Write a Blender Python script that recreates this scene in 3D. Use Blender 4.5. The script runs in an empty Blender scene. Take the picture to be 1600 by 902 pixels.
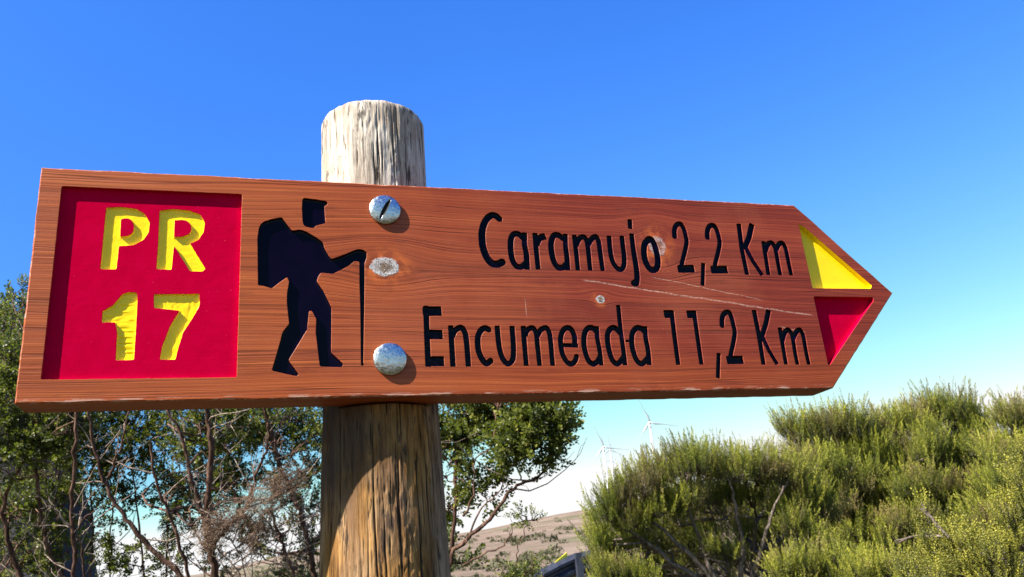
import bpy, math, random
import numpy as np
from mathutils import Vector, Matrix
from mathutils.geometry import delaunay_2d_cdt

random.seed(7)
RNG = np.random.default_rng(11)
scene = bpy.context.scene
COL = scene.collection

# ------------------------------------------------------------------ camera
ZB = 1.75                        # height of the signboard's bottom edge above the ground at the post
F = 1316.81                      # focal length in pixels of a 1600 px wide picture
CAM = np.array([0.18488, -0.70443, ZB - 0.15743])
RT = np.array([0.96101, -0.26506, -0.07870])
DN = np.array([0.01620, 0.33814, -0.94096])
FW = np.array([0.27603, 0.90300, 0.32925])
cam_d = bpy.data.cameras.new('camera')
cam_d.sensor_fit = 'HORIZONTAL'
cam_d.sensor_width = 36.0
cam_d.lens = 36.0 * F / 1600.0
cam_d.clip_start = 0.02
cam_d.clip_end = 20000
cam = bpy.data.objects.new('camera', cam_d)
COL.objects.link(cam)
m = Matrix.Identity(4)
for i in range(3):
    m[i][0] = RT[i]; m[i][1] = -DN[i]; m[i][2] = -FW[i]; m[i][3] = CAM[i]
cam.matrix_world = m
cam_d.dof.use_dof = True
cam_d.dof.focus_distance = 0.80
cam_d.dof.aperture_fstop = 27.0
scene.camera = cam

# ------------------------------------------------------------------ sky and sun
SUN = Vector((-3.0, -1.0, 3.0)).normalized()
sun_el = math.asin(SUN.z)
sun_az = math.atan2(SUN.x, SUN.y)
world = bpy.data.worlds.new('World')
scene.world = world
world.use_nodes = True
wt = world.node_tree
wt.nodes.clear()
w_out = wt.nodes.new('ShaderNodeOutputWorld')
w_bg = wt.nodes.new('ShaderNodeBackground')
w_sky = wt.nodes.new('ShaderNodeTexSky')
w_sky.sky_type = 'NISHITA'
w_sky.sun_disc = False
w_sky.sun_elevation = sun_el
w_sky.sun_rotation = sun_az
w_sky.altitude = 1400
w_sky.air_density = 1.0
w_sky.dust_density = 0.6
w_sky.ozone_density = 2.0
EXPO = 1.65
SKY = 0.06
w_k = 0.182                      # sky level the response below was fitted at
w_n = SKY * 2 ** EXPO
w_tc = wt.nodes.new('ShaderNodeTexCoord')
def w_math(op, a, b=None, c=None, clamp=False):
    n = wt.nodes.new('ShaderNodeMath'); n.operation = op; n.use_clamp = clamp
    for i, v in enumerate((a, b, c)):
        if v is None: continue
        if isinstance(v, bpy.types.NodeSocket): wt.links.new(v, n.inputs[i])
        else: n.inputs[i].default_value = v
    return n.outputs[0]
w_xyz = wt.nodes.new('ShaderNodeSeparateXYZ'); wt.links.new(w_tc.outputs['Generated'], w_xyz.inputs[0])
# the pale layer over the horizon is thinner towards the left of the view
w_side = w_math('ADD', w_math('MULTIPLY', w_xyz.outputs[0], RT[0]), w_math('MULTIPLY', w_xyz.outputs[1], RT[1]))
w_left = w_math('MULTIPLY', w_side, -2.1, clamp=True)
w_lift = w_math('MULTIPLY', w_math('MULTIPLY', w_math('SUBTRACT', w_xyz.outputs[2], 0.05), 8.0, clamp=True), 0.15)
w_z = w_math('ADD', w_xyz.outputs[2], w_math('MULTIPLY', w_left, w_lift))
w_cv = wt.nodes.new('ShaderNodeCombineXYZ')
wt.links.new(w_xyz.outputs[0], w_cv.inputs[0]); wt.links.new(w_xyz.outputs[1], w_cv.inputs[1]); wt.links.new(w_z, w_cv.inputs[2])
w_nrm = wt.nodes.new('ShaderNodeVectorMath'); w_nrm.operation = 'NORMALIZE'; wt.links.new(w_cv.outputs[0], w_nrm.inputs[0])
wt.links.new(w_nrm.outputs[0], w_sky.inputs['Vector'])
w_sep = wt.nodes.new('ShaderNodeSeparateColor')
w_com = wt.nodes.new('ShaderNodeCombineColor')
wt.links.new(w_sky.outputs[0], w_sep.inputs[0])
# the phone's vivid rendering of the clear mountain sky: steeper red and green response, rich blue
for ch, (gain, power) in enumerate(((2.6, 1.9), (1.66, 1.28), (2.15, 1.0))):
    w_a = wt.nodes.new('ShaderNodeMath'); w_a.operation = 'MULTIPLY'; w_a.inputs[1].default_value = w_k
    w_p = wt.nodes.new('ShaderNodeMath'); w_p.operation = 'POWER'; w_p.inputs[1].default_value = power
    w_m = wt.nodes.new('ShaderNodeMath'); w_m.operation = 'MULTIPLY'; w_m.inputs[1].default_value = gain
    wt.links.new(w_sep.outputs[ch], w_a.inputs[0]); wt.links.new(w_a.outputs[0], w_p.inputs[0]); wt.links.new(w_p.outputs[0], w_m.inputs[0])
    w_c = wt.nodes.new('ShaderNodeMath'); w_c.operation = 'MINIMUM'; w_c.inputs[1].default_value = 1.03
    w_d = wt.nodes.new('ShaderNodeMath'); w_d.operation = 'MULTIPLY'; w_d.inputs[1].default_value = 1.0 / w_n
    wt.links.new(w_m.outputs[0], w_c.inputs[0]); wt.links.new(w_c.outputs[0], w_d.inputs[0])
    wt.links.new(w_d.outputs[0], w_com.inputs[ch])
w_bg.inputs['Strength'].default_value = SKY
wt.links.new(w_com.outputs[0], w_bg.inputs['Color'])
wt.links.new(w_bg.outputs[0], w_out.inputs['Surface'])

sun_d = bpy.data.lights.new('sun', 'SUN')
sun_d.energy = 5.0
sun_d.angle = math.radians(0.53)
sun_d.color = (1.0, 0.94, 0.84)
sun_o = bpy.data.objects.new('sun', sun_d)
COL.objects.link(sun_o)
sun_o.rotation_euler = SUN.to_track_quat('Z', 'Y').to_euler()
scene.view_settings.view_transform = 'Standard'
scene.view_settings.look = 'None'
scene.view_settings.exposure = EXPO
scene.view_settings.gamma = 1.0


def at(px, py, depth):
    """world point seen at a pixel of the 1600x902 photograph, at a depth in metres"""
    return CAM + depth * (FW + RT * (px - 800) / F + DN * (py - 451) / F)


def bd(px, py, y=0.0):
    """board coordinates (u right, v up, metres) of a pixel, on the plane y metres behind the front"""
    d = FW + RT * (px - 800) / F + DN * (py - 451) / F
    s = (y - CAM[1]) / d[1]
    q = CAM + s * d
    return (q[0], q[2] - ZB)


# ------------------------------------------------------------------ object helpers
def tag(o, label=None, cat=None, group=None, kind=None):
    if label: o['label'] = label
    if cat: o['category'] = cat
    if group: o['group'] = group
    if kind: o['kind'] = kind
    return o


def empty(name, loc, label, cat, group=None):
    o = bpy.data.objects.new(name, None)
    o.empty_display_size = 0.1
    COL.objects.link(o)
    o.location = loc
    return tag(o, label, cat, group)


def mesh_np(name, V, Fc, mats, parent=None, smooth=False, tint=None, mat_idx=None, uv=None):
    """V (n,3) array, Fc list of tuples or (m,k) array; vertices are in the parent's space"""
    me = bpy.data.meshes.new(name)
    V = np.asarray(V, dtype=np.float32)
    if isinstance(Fc, np.ndarray):
        nf, k = Fc.shape
        me.vertices.add(len(V)); me.vertices.foreach_set('co', V.ravel())
        me.loops.add(nf * k); me.loops.foreach_set('vertex_index', Fc.astype(np.int32).ravel())
        me.polygons.add(nf)
        me.polygons.foreach_set('loop_start', np.arange(0, nf * k, k, dtype=np.int32))
        me.update(calc_edges=True)
    else:
        me.from_pydata([tuple(v) for v in V], [], Fc)
        me.update()
    if not isinstance(mats, (list, tuple)): mats = [mats]
    for mt in mats: me.materials.append(mt)
    if mat_idx is not None:
        me.polygons.foreach_set('material_index', np.asarray(mat_idx, dtype=np.int32))
    if smooth is not False:
        if smooth is True: sm = np.ones(len(me.polygons), dtype=bool)
        else: sm = np.asarray(smooth, dtype=bool)
        me.polygons.foreach_set('use_smooth', sm)
    if tint is not None:
        at_ = me.attributes.new('tint', 'FLOAT', 'POINT')
        at_.data.foreach_set('value', np.asarray(tint, dtype=np.float32))
    me.validate()
    o = bpy.data.objects.new(name, me)
    COL.objects.link(o)
    if parent: o.parent = parent
    return o


# ------------------------------------------------------------------ noise in numpy
def vnoise(x, y, seed=0, px=None):
    """2-D value noise -1..1, optional period px along x"""
    x = np.asarray(x, dtype=np.float64); y = np.asarray(y, dtype=np.float64)
    xi = np.floor(x).astype(np.int64); yi = np.floor(y).astype(np.int64)
    fx = x - xi; fy = y - yi
    fx = fx * fx * (3 - 2 * fx); fy = fy * fy * (3 - 2 * fy)
    def h(a, b):
        if px: a = np.mod(a, px)
        n = (a * 374761393 + b * 668265263 + seed * 982451653) & 0xffffffff
        n = ((n ^ (n >> 13)) * 1274126177) & 0xffffffff
        n = (n ^ (n >> 16)) & 0xffff
        return n / 32767.5 - 1
    a = h(xi, yi); b = h(xi + 1, yi); c = h(xi, yi + 1); d = h(xi + 1, yi + 1)
    return (a * (1 - fx) + b * fx) * (1 - fy) + (c * (1 - fx) + d * fx) * fy


# ------------------------------------------------------------------ material helper
class G:
    """little wrapper that builds node graphs from python expressions"""
    def __init__(self, name):
        self.mat = bpy.data.materials.new(name)
        self.mat.use_nodes = True
        self.t = self.mat.node_tree
        self.t.nodes.clear()
        self.out = self.t.nodes.new('ShaderNodeOutputMaterial')
        self.b = self.t.nodes.new('ShaderNodeBsdfPrincipled')
        self.t.links.new(self.b.outputs[0], self.out.inputs['Surface'])
        self._co = None
    def link(self, v, sock):
        if isinstance(v, bpy.types.NodeSocket): self.t.links.new(v, sock)
        elif v is not None:
            if hasattr(sock, 'default_value'):
                if isinstance(v, (tuple, list)) and len(v) == 3 and sock.type == 'RGBA': v = (*v, 1)
                sock.default_value = v
    def set(self, **kw):
        names = dict(color='Base Color', rough='Roughness', metal='Metallic', spec='Specular IOR Level',
                     coat='Coat Weight', coat_rough='Coat Roughness', normal='Normal', trans='Transmission Weight',
                     sub='Subsurface Weight', ior='IOR')
        for k, v in kw.items(): self.link(v, self.b.inputs[names[k]])
    def obj(self):
        if self._co is None:
            self._co = self.t.nodes.new('ShaderNodeTexCoord').outputs['Object']
        return self._co
    def xyz(self, v):
        n = self.t.nodes.new('ShaderNodeSeparateXYZ'); self.link(v, n.inputs[0]); return n.outputs
    def vec(self, x=0.0, y=0.0, z=0.0):
        n = self.t.nodes.new('ShaderNodeCombineXYZ')
        for i, v in enumerate((x, y, z)): self.link(v, n.inputs[i])
        return n.outputs[0]
    def m(self, op, a, b=None, c=None, clamp=False):
        n = self.t.nodes.new('ShaderNodeMath'); n.operation = op; n.use_clamp = clamp
        self.link(a, n.inputs[0])
        if b is not None: self.link(b, n.inputs[1])
        if c is not None: self.link(c, n.inputs[2])
        return n.outputs[0]
    def vm(self, op, a, b=None):
        n = self.t.nodes.new('ShaderNodeVectorMath'); n.operation = op
        self.link(a, n.inputs[0])
        if b is not None: self.link(b, n.inputs[1])
        return n.outputs[0]
    def noise(self, v, scale=1.0, detail=2.0, rough=0.5, dist=0.0):
        n = self.t.nodes.new('ShaderNodeTexNoise')
        self.link(v, n.inputs['Vector']); n.inputs['Scale'].default_value = scale
        n.inputs['Detail'].default_value = detail; n.inputs['Roughness'].default_value = rough
        n.inputs['Distortion'].default_value = dist
        return n.outputs['Fac']
    def vor(self, v, scale=1.0, feature='F1'):
        n = self.t.nodes.new('ShaderNodeTexVoronoi'); n.feature = feature
        self.link(v, n.inputs['Vector']); n.inputs['Scale'].default_value = scale
        return n.outputs['Distance']
    def ramp(self, f, stops, interp='LINEAR'):
        n = self.t.nodes.new('ShaderNodeValToRGB'); self.link(f, n.inputs[0])
        cr = n.color_ramp; cr.interpolation = interp
        while len(cr.elements) < len(stops): cr.elements.new(0.5)
        for e, (p, c) in zip(cr.elements, stops):
            e.position = p
            e.color = (c, c, c, 1) if not isinstance(c, (tuple, list)) else (*c, 1)
        return n.outputs[0]
    def mr(self, v, a, b, c=0.0, d=1.0, smooth=True):
        n = self.t.nodes.new('ShaderNodeMapRange'); n.clamp = True
        if smooth: n.interpolation_type = 'SMOOTHSTEP'
        for i, x in enumerate((v, a, b, c, d)): self.link(x, n.inputs[i])
        return n.outputs[0]
    def mix(self, f, a, b, blend='MIX'):
        n = self.t.nodes.new('ShaderNodeMix'); n.data_type = 'RGBA'; n.blend_type = blend
        self.link(f, n.inputs[0]); self.link(a, n.inputs[6]); self.link(b, n.inputs[7])
        return n.outputs[2]
    def bump(self, h, dist=0.001, strength=1.0, normal=None):
        n = self.t.nodes.new('ShaderNodeBump')
        n.inputs['Distance'].default_value = dist; n.inputs['Strength'].default_value = strength
        self.link(h, n.inputs['Height'])
        if normal is not None: self.link(normal, n.inputs['Normal'])
        return n.outputs[0]
    def attr(self, name='tint'):
        n = self.t.nodes.new('ShaderNodeAttribute'); n.attribute_name = name
        return n.outputs['Fac']


# ------------------------------------------------------------------ materials of the sign
KNOTS = [(bd(601, 417), 0.0130, 0.0092, 1.0), (bd(1027, 385), 0.009, 0.011, 0.55), (bd(938, 468), 0.0045, 0.0040, 1.0)]


def make_wood(name, edge=False):
    g = G(name)
    s = g.xyz(g.obj()); x, y, z = s[0], s[1], s[2]
    # grain height field w : straight along x, drawn apart around the knots
    lowx = g.noise(g.vec(g.m('MULTIPLY', x, 3.0), 3.1, g.m('MULTIPLY', z, 7.0)), 1.0, 2.0)
    w = g.m('ADD', z, g.m('MULTIPLY', g.m('SUBTRACT', lowx, 0.5), 0.014))
    w = g.m('ADD', w, g.m('MULTIPLY', y, 0.6))
    knot_mask = None; halo = None; kdmin = None
    for (ku, kv), rx, rz, _ in KNOTS:
        dx = g.m('SUBTRACT', x, ku); dz = g.m('SUBTRACT', z, kv)
        ex = g.m('DIVIDE', dx, rx * 3.2); ez = g.m('DIVIDE', dz, rz * 2.6)
        d2 = g.m('ADD', g.m('MULTIPLY', ex, ex), g.m('MULTIPLY', ez, ez))
        ga = g.m('EXPONENT', g.m('MULTIPLY', d2, -1.0))
        w = g.m('SUBTRACT', w, g.m('MULTIPLY', g.m('MULTIPLY', dz, ga), 0.93))
        jit = g.m('MULTIPLY', g.m('SUBTRACT', g.noise(g.obj(), 260.0, 3.0), 0.5), 0.55)
        kx = g.m('DIVIDE', dx, rx); kz = g.m('DIVIDE', dz, rz)
        kd = g.m('SQRT', g.m('ADD', g.m('MULTIPLY', kx, kx), g.m('MULTIPLY', kz, kz)))
        kdj = g.m('ADD', kd, jit)
        mk = g.m('MULTIPLY', g.mr(kdj, 1.04, 0.90), _)
        kdmin = kd if kdmin is None else g.m('MINIMUM', kdmin, kd)
        hl = g.mr(kd, 2.6, 0.9)
        knot_mask = mk if knot_mask is None else g.m('MAXIMUM', knot_mask, mk)
        halo = hl if halo is None else g.m('MAXIMUM', halo, hl)
    # cathedral arches in the middle of the board
    cx_, cz_ = 0.47, 0.085
    cath = g.m('MULTIPLY', g.m('EXPONENT', g.m('MULTIPLY', g.m('POWER', g.m('ABSOLUTE', g.m('DIVIDE', g.m('SUBTRACT', z, cz_), 0.018)), 2.0), -1.0)),
               g.m('MULTIPLY', g.m('SUBTRACT', x, cx_), 0.035))
    w = g.m('ADD', w, g.m('MULTIPLY', cath, g.mr(x, 0.30, 0.42)))
    fine = g.noise(g.vec(g.m('MULTIPLY', x, 9.0), 0.3, g.m('MULTIPLY', w, 1500.0)), 1.0, 2.0, 0.6)
    mid = g.noise(g.vec(g.m('MULTIPLY', x, 4.0), 1.7, g.m('MULTIPLY', w, 520.0)), 1.0, 3.0, 0.65)
    broad = g.noise(g.vec(g.m('MULTIPLY', x, 1.8), 5.2, g.m('MULTIPLY', w, 70.0)), 1.0, 3.0, 0.55)
    ridge = g.noise(g.vec(g.m('MULTIPLY', x, 2.0), 9.4, g.m('MULTIPLY', w, 150.0)), 1.0, 1.0, 0.5)
    ridge_l = g.mr(g.m('ABSOLUTE', g.m('SUBTRACT', ridge, 0.5)), 0.030, 0.0)
    blotch = g.noise(g.obj(), 14.0, 4.0, 0.6)
    tone = g.m('ADD', g.m('MULTIPLY', broad, 0.34), g.m('ADD', g.m('MULTIPLY', mid, 0.40), g.m('MULTIPLY', fine, 0.26)))
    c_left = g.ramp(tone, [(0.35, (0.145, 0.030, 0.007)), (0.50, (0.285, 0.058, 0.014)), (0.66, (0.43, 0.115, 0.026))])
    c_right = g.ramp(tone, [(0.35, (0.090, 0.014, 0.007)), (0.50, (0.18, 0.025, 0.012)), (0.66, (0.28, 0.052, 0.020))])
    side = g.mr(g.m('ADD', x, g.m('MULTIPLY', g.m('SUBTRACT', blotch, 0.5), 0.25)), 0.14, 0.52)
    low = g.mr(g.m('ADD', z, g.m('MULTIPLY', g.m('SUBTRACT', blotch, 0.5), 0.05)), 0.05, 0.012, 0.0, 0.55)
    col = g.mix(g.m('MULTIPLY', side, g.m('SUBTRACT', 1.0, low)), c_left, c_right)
    fade = g.noise(g.obj(), 5.5, 5.0, 0.65)
    col = g.mix(g.mr(fade, 0.46, 0.70, 0.0, 0.30), col, (0.34, 0.095, 0.042, 1))
    col = g.mix(g.mr(g.noise(g.vec(g.m('MULTIPLY', x, 16.0), 4.0, g.m('MULTIPLY', z, 60.0)), 1.0, 4.0, 0.7), 0.56, 0.72, 0.0, 0.40), col, (0.085, 0.018, 0.010, 1))
    # thin dark latewood lines
    dark = g.m('MULTIPLY', ridge_l, g.mr(blotch, 0.42, 0.62, 0.25, 0.85))
    col = g.mix(g.m('MULTIPLY', dark, 0.55), col, (0.10, 0.018, 0.010, 1))
    pores = g.mr(g.noise(g.vec(g.m('MULTIPLY', x, 38.0), 2.0, g.m('MULTIPLY', w, 1500.0)), 1.0, 1.0), 0.72, 0.80)
    col = g.mix(g.m('MULTIPLY', pores, 0.5), col, (0.07, 0.015, 0.01, 1))
    # orange glow of fresh stain around the knots
    hn = g.m('MULTIPLY', halo, g.mr(g.noise(g.obj(), 90.0, 3.0), 0.40, 0.62))
    col = g.mix(g.m('MULTIPLY', hn, 0.5), col, (0.60, 0.15, 0.03, 1))
    # grey sapless knots with dark checks
    kn = g.noise(g.obj(), 620.0, 3.0, 0.6)
    kn2 = g.noise(g.obj(), 210.0, 2.0, 0.5)
    heart = g.mr(g.m('ADD', kdmin, g.m('MULTIPLY', g.m('SUBTRACT', kn2, 0.5), 1.3)), 0.75, 0.30)
    kcol = g.mix(heart, (0.40, 0.37, 0.37, 1), (0.17, 0.12, 0.085, 1))
    kcol = g.mix(g.mr(kn, 0.47, 0.38), kcol, (0.022, 0.016, 0.014, 1))
    kcol = g.mix(g.mr(kn, 0.60, 0.68), kcol, (0.58, 0.56, 0.56, 1))
    col = g.mix(knot_mask, col, kcol)
    # scratches and scuffs
    scr = None
    for (a, b, wd) in [((905, 437), (1274, 494), 0.0011), ((1015, 432), (1195, 470), 0.0006), ((820, 462), (824, 500), 0.0006),
                       ((905, 322), (914, 330), 0.0008), ((868, 345), (872, 360), 0.0005), ((1215, 510), (1262, 520), 0.0009)]:
        ua, va = bd(*a); ub, vb = bd(*b)
        L = math.hypot(ub - ua, vb - va); tx, tz = (ub - ua) / L, (vb - va) / L
        rx_ = g.m('SUBTRACT', x, ua); rz_ = g.m('SUBTRACT', z, va)
        al = g.m('ADD', g.m('MULTIPLY', rx_, tx), g.m('MULTIPLY', rz_, tz))
        pe = g.m('ADD', g.m('MULTIPLY', rx_, -tz), g.m('MULTIPLY', rz_, tx))
        pe = g.m('ADD', pe, g.m('MULTIPLY', g.m('SUBTRACT', g.noise(g.obj(), 60.0, 2.0), 0.5), 0.003))
        s_ = g.m('MULTIPLY', g.mr(g.m('ABSOLUTE', pe), wd, wd * 0.3), g.m('MULTIPLY', g.mr(al, 0.0, 0.01), g.mr(al, L, L - 0.01)))
        s_ = g.m('MULTIPLY', s_, g.mr(g.noise(g.obj(), 330.0, 3.0, 0.7), 0.28, 0.62))
        scr = s_ if scr is None else g.m('MAXIMUM', scr, s_)
    # pale specks
    sp = g.mr(g.vor(g.obj(), 170.0), 0.085, 0.03)
    sp = g.m('MULTIPLY', sp, g.mr(g.noise(g.obj(), 35.0, 2.0), 0.56, 0.64))
    scr = g.m('MAXIMUM', scr, g.m('MULTIPLY', sp, 0.7))
    col = g.mix(g.m('MULTIPLY', scr, 0.55), col, (0.52, 0.34, 0.27, 1))
    # rubbed bare wood along the outer edges
    if edge:
        e = g.mr(g.noise(g.obj(), 120.0, 3.0, 0.7), 0.42, 0.66, 0.0, 0.7)
        col = g.mix(e, col, (0.46, 0.27, 0.20, 1))
    else:
        rub = g.m('MULTIPLY', g.mr(z, 0.0045, 0.0008), g.mr(y, 0.004, 0.001))
        rub = g.m('MULTIPLY', rub, g.mr(g.noise(g.vec(g.m('MULTIPLY', x, 40.0), 0, g.m('MULTIPLY', z, 300.0)), 1.0, 3.0, 0.7), 0.50, 0.60))
        col = g.mix(g.m('MULTIPLY', rub, 0.65), col, (0.50, 0.34, 0.27, 1))
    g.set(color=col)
    rough = g.mr(fine, 0.3, 0.7, 0.42, 0.60)
    g.set(rough=g.mix(knot_mask, rough, (0.8, 0.8, 0.8, 1)), spec=0.20)
    hgt = g.m('ADD', g.m('MULTIPLY', mid, 0.75), g.m('MULTIPLY', fine, 0.40))
    hgt = g.m('ADD', hgt, g.m('MULTIPLY', broad, 0.5))
    hgt = g.m('SUBTRACT', hgt, g.m('MULTIPLY', ridge_l, g.mr(blotch, 0.35, 0.6, 0.15, 0.5)))
    hgt = g.m('ADD', hgt, g.m('MULTIPLY', g.m('MULTIPLY', knot_mask, kn), 0.9))
    g.set(normal=g.bump(hgt, 0.00040, 0.85))
    return g.mat


WOOD = make_wood('stained_wood')
WOOD_EDGE = make_wood('rubbed_wood_edge', True)


def make_paint(name, c1, c2, rough=0.3, bump=0.0002, coat=0.0, worn=None, spec=0.5, wood_scale=True):
    g = G(name)
    s = g.xyz(g.obj())
    n = g.noise(g.obj(), 60.0, 4.0, 0.6)
    col = g.mix(g.mr(n, 0.3, 0.7), (*c1, 1), (*c2, 1))
    if worn:
        wn = g.mr(g.noise(g.obj(), 480.0, 3.0, 0.7), 0.68, 0.74)
        col = g.mix(g.m('MULTIPLY', wn, 0.6), col, (*worn, 1))
    gr = g.noise(g.vec(g.m('MULTIPLY', s[0], 40.0), g.m('MULTIPLY', s[1], 300.0), g.m('MULTIPLY', s[2], 500.0)), 1.0, 3.0, 0.6)
    lump = g.noise(g.obj(), 150.0, 3.0, 0.5)
    h = g.m('ADD', g.m('MULTIPLY', gr, 0.5), lump)
    g.set(color=col, rough=rough, coat=coat, coat_rough=0.08, spec=spec, normal=g.bump(h, bump, 0.6))
    return g.mat


PAINT_BLACK = make_paint('gloss_black_paint', (0.0016, 0.0005, 0.0065), (0.0026, 0.0007, 0.0090), 0.09, 0.00008, 0.0, spec=0.07)
PAINT_RED = make_paint('crimson_paint', (0.37, 0.0004, 0.024), (0.41, 0.0004, 0.030), 0.55, 0.00022, 0.0, (0.75, 0.06, 0.09), spec=0.0)
PAINT_YELLOW = make_paint('yellow_paint', (0.80, 0.56, 0.001), (0.84, 0.61, 0.001), 0.26, 0.00016, 0.0, spec=0.3)
PAINT_YELLOW2 = make_paint('yellow_triangle_paint', (0.76, 0.55, 0.001), (0.80, 0.59, 0.001), 0.40, 0.00012, 0.0, spec=0.3)


def make_metal():
    g = G('galvanised_steel')
    n = g.noise(g.obj(), 420.0, 4.0, 0.65)
    v = g.vor(g.obj(), 330.0)
    col = g.ramp(g.m('ADD', g.m('MULTIPLY', n, 0.7), g.m('MULTIPLY', v, 0.4)), [(0.3, (0.30, 0.31, 0.32)), (0.50, (0.42, 0.43, 0.44)), (0.75, (0.54, 0.55, 0.55))])
    g.set(color=col, metal=1.0, rough=g.mr(n, 0.3, 0.7, 0.22, 0.40), normal=g.bump(g.m('ADD', g.noise(g.obj(), 150.0, 4.0, 0.6), g.m('MULTIPLY', v, 0.3)), 0.0006, 0.7))
    return g.mat


METAL = make_metal()
SLOT_SHADE = make_paint('painted_slot_shade', (0.012, 0.011, 0.010), (0.05, 0.045, 0.04), 0.8, 0.0003, spec=0.1)  # dark colour stands in for shade inside the bolt slot


def make_post_mat():
    g = G('weathered_pine')
    s = g.xyz(g.obj()); x, y = s[0], s[1]; z = g.m('SUBTRACT', s[2], ZB)
    st = g.vec(g.m('MULTIPLY', x, 260.0), g.m('MULTIPLY', y, 260.0), g.m('MULTIPLY', z, 24.0))
    streak = g.noise(st, 1.0, 6.0, 0.72)
    fib = g.noise(g.vec(g.m('MULTIPLY', x, 900.0), g.m('MULTIPLY', y, 900.0), g.m('MULTIPLY', z, 60.0)), 1.0, 3.0, 0.7)
    spl = g.mr(g.noise(g.vec(g.m('MULTIPLY', x, 330.0), g.m('MULTIPLY', y, 330.0), g.m('MULTIPLY', z, 26.0)), 1.0, 2.0, 0.6), 0.36, 0.30)
    st2 = g.vec(g.m('MULTIPLY', x, 70.0), g.m('MULTIPLY', y, 70.0), g.m('MULTIPLY', z, 6.0))
    s2 = g.noise(st2, 1.0, 3.0, 0.6)
    bl = g.noise(g.vec(g.m('MULTIPLY', x, 30.0), g.m('MULTIPLY', y, 30.0), g.m('MULTIPLY', z, 14.0)), 1.0, 4.0, 0.6)
    t = g.m('ADD', g.m('ADD', g.m('MULTIPLY', streak, 0.42), g.m('MULTIPLY', fib, 0.18)), g.m('MULTIPLY', s2, 0.40))
    tan = g.ramp(t, [(0.38, (0.028, 0.014, 0.006)), (0.48, (0.165, 0.080, 0.024)), (0.62, (0.36, 0.195, 0.066))])
    grey = g.ramp(t, [(0.37, (0.035, 0.026, 0.022)), (0.47, (0.165, 0.130, 0.105)), (0.61, (0.37, 0.315, 0.26))])
    up = g.mr(g.m('ADD', z, g.m('MULTIPLY', g.m('SUBTRACT', bl, 0.5), 0.25)), 0.16, 0.26)
    side = g.mr(g.m('ADD', x, g.m('MULTIPLY', g.m('SUBTRACT', bl, 0.5), 0.10)), 0.022, 0.045)
    gm = g.m('MAXIMUM', g.mr(bl, 0.35, 0.65, 0.0, 0.28), g.m('MULTIPLY', side, 0.5))
    pale = g.ramp(t, [(0.35, (0.09, 0.068, 0.055)), (0.45, (0.31, 0.265, 0.22)), (0.58, (0.56, 0.51, 0.45))])
    col = g.mix(g.mr(z, 0.05, 0.20), g.mix(gm, tan, grey), pale)
    warm = g.mr(g.noise(g.vec(g.m('MULTIPLY', x, 24.0), g.m('MULTIPLY', y, 24.0), g.m('MULTIPLY', z, 12.0)), 1.0, 3.0, 0.6, 0.4), 0.52, 0.64)
    col = g.mix(g.m('MULTIPLY', warm, g.mr(z, 0.0, 0.2, 0.55, 0.30)), col, (0.22, 0.125, 0.065, 1))
    # sooty mould stains in long drips
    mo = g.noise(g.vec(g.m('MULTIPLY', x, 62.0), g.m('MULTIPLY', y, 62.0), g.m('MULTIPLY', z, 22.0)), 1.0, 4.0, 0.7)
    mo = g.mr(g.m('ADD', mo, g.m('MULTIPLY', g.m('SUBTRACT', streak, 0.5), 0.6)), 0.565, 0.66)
    shade_stain = g.m('MULTIPLY', g.m('MULTIPLY', g.mr(z, -0.115, -0.05), g.mr(z, 0.06, 0.02)), g.mr(g.m('ADD', x, g.m('MULTIPLY', bl, 0.03)), 0.035, -0.02))  # dark stain below the board, also painting in part of its shade
    mo = g.m('MAXIMUM', mo, g.m('MULTIPLY', shade_stain, g.mr(g.m('ADD', bl, g.m('MULTIPLY', streak, 0.4)), 0.44, 0.66)))
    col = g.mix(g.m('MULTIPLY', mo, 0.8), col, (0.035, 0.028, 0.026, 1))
    col = g.mix(g.m('MULTIPLY', spl, 0.8), col, (0.030, 0.020, 0.014, 1))
    crack = g.attr('tint')
    col = g.mix(g.mr(crack, 0.10, 0.75), col, (0.030, 0.020, 0.014, 1))
    g.set(color=col, rough=0.9, spec=0.08, normal=g.bump(g.m('SUBTRACT', g.m('ADD', g.m('ADD', streak, g.m('MULTIPLY', fib, 0.5)), g.m('MULTIPLY', s2, 0.5)), g.m('MULTIPLY', spl, 0.9)), 0.0012, 0.9))
    return g.mat


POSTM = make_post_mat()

# ------------------------------------------------------------------ signed distance shapes
def sd_seg_box(P, a, b, r, ext0, ext1):
    a = np.array(a); b = np.array(b); L = np.linalg.norm(b - a) + 1e-9; t = (b - a) / L
    q = P - a
    al = q @ t; pe = q @ np.array([-t[1], t[0]])
    lo = -ext0; hi = L + ext1
    c = (lo + hi) / 2; h = (hi - lo) / 2
    dx = np.abs(al - c) - h; dy = np.abs(pe) - r
    return np.hypot(np.maximum(dx, 0), np.maximum(dy, 0)) + np.minimum(np.maximum(dx, dy), 0)


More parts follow.
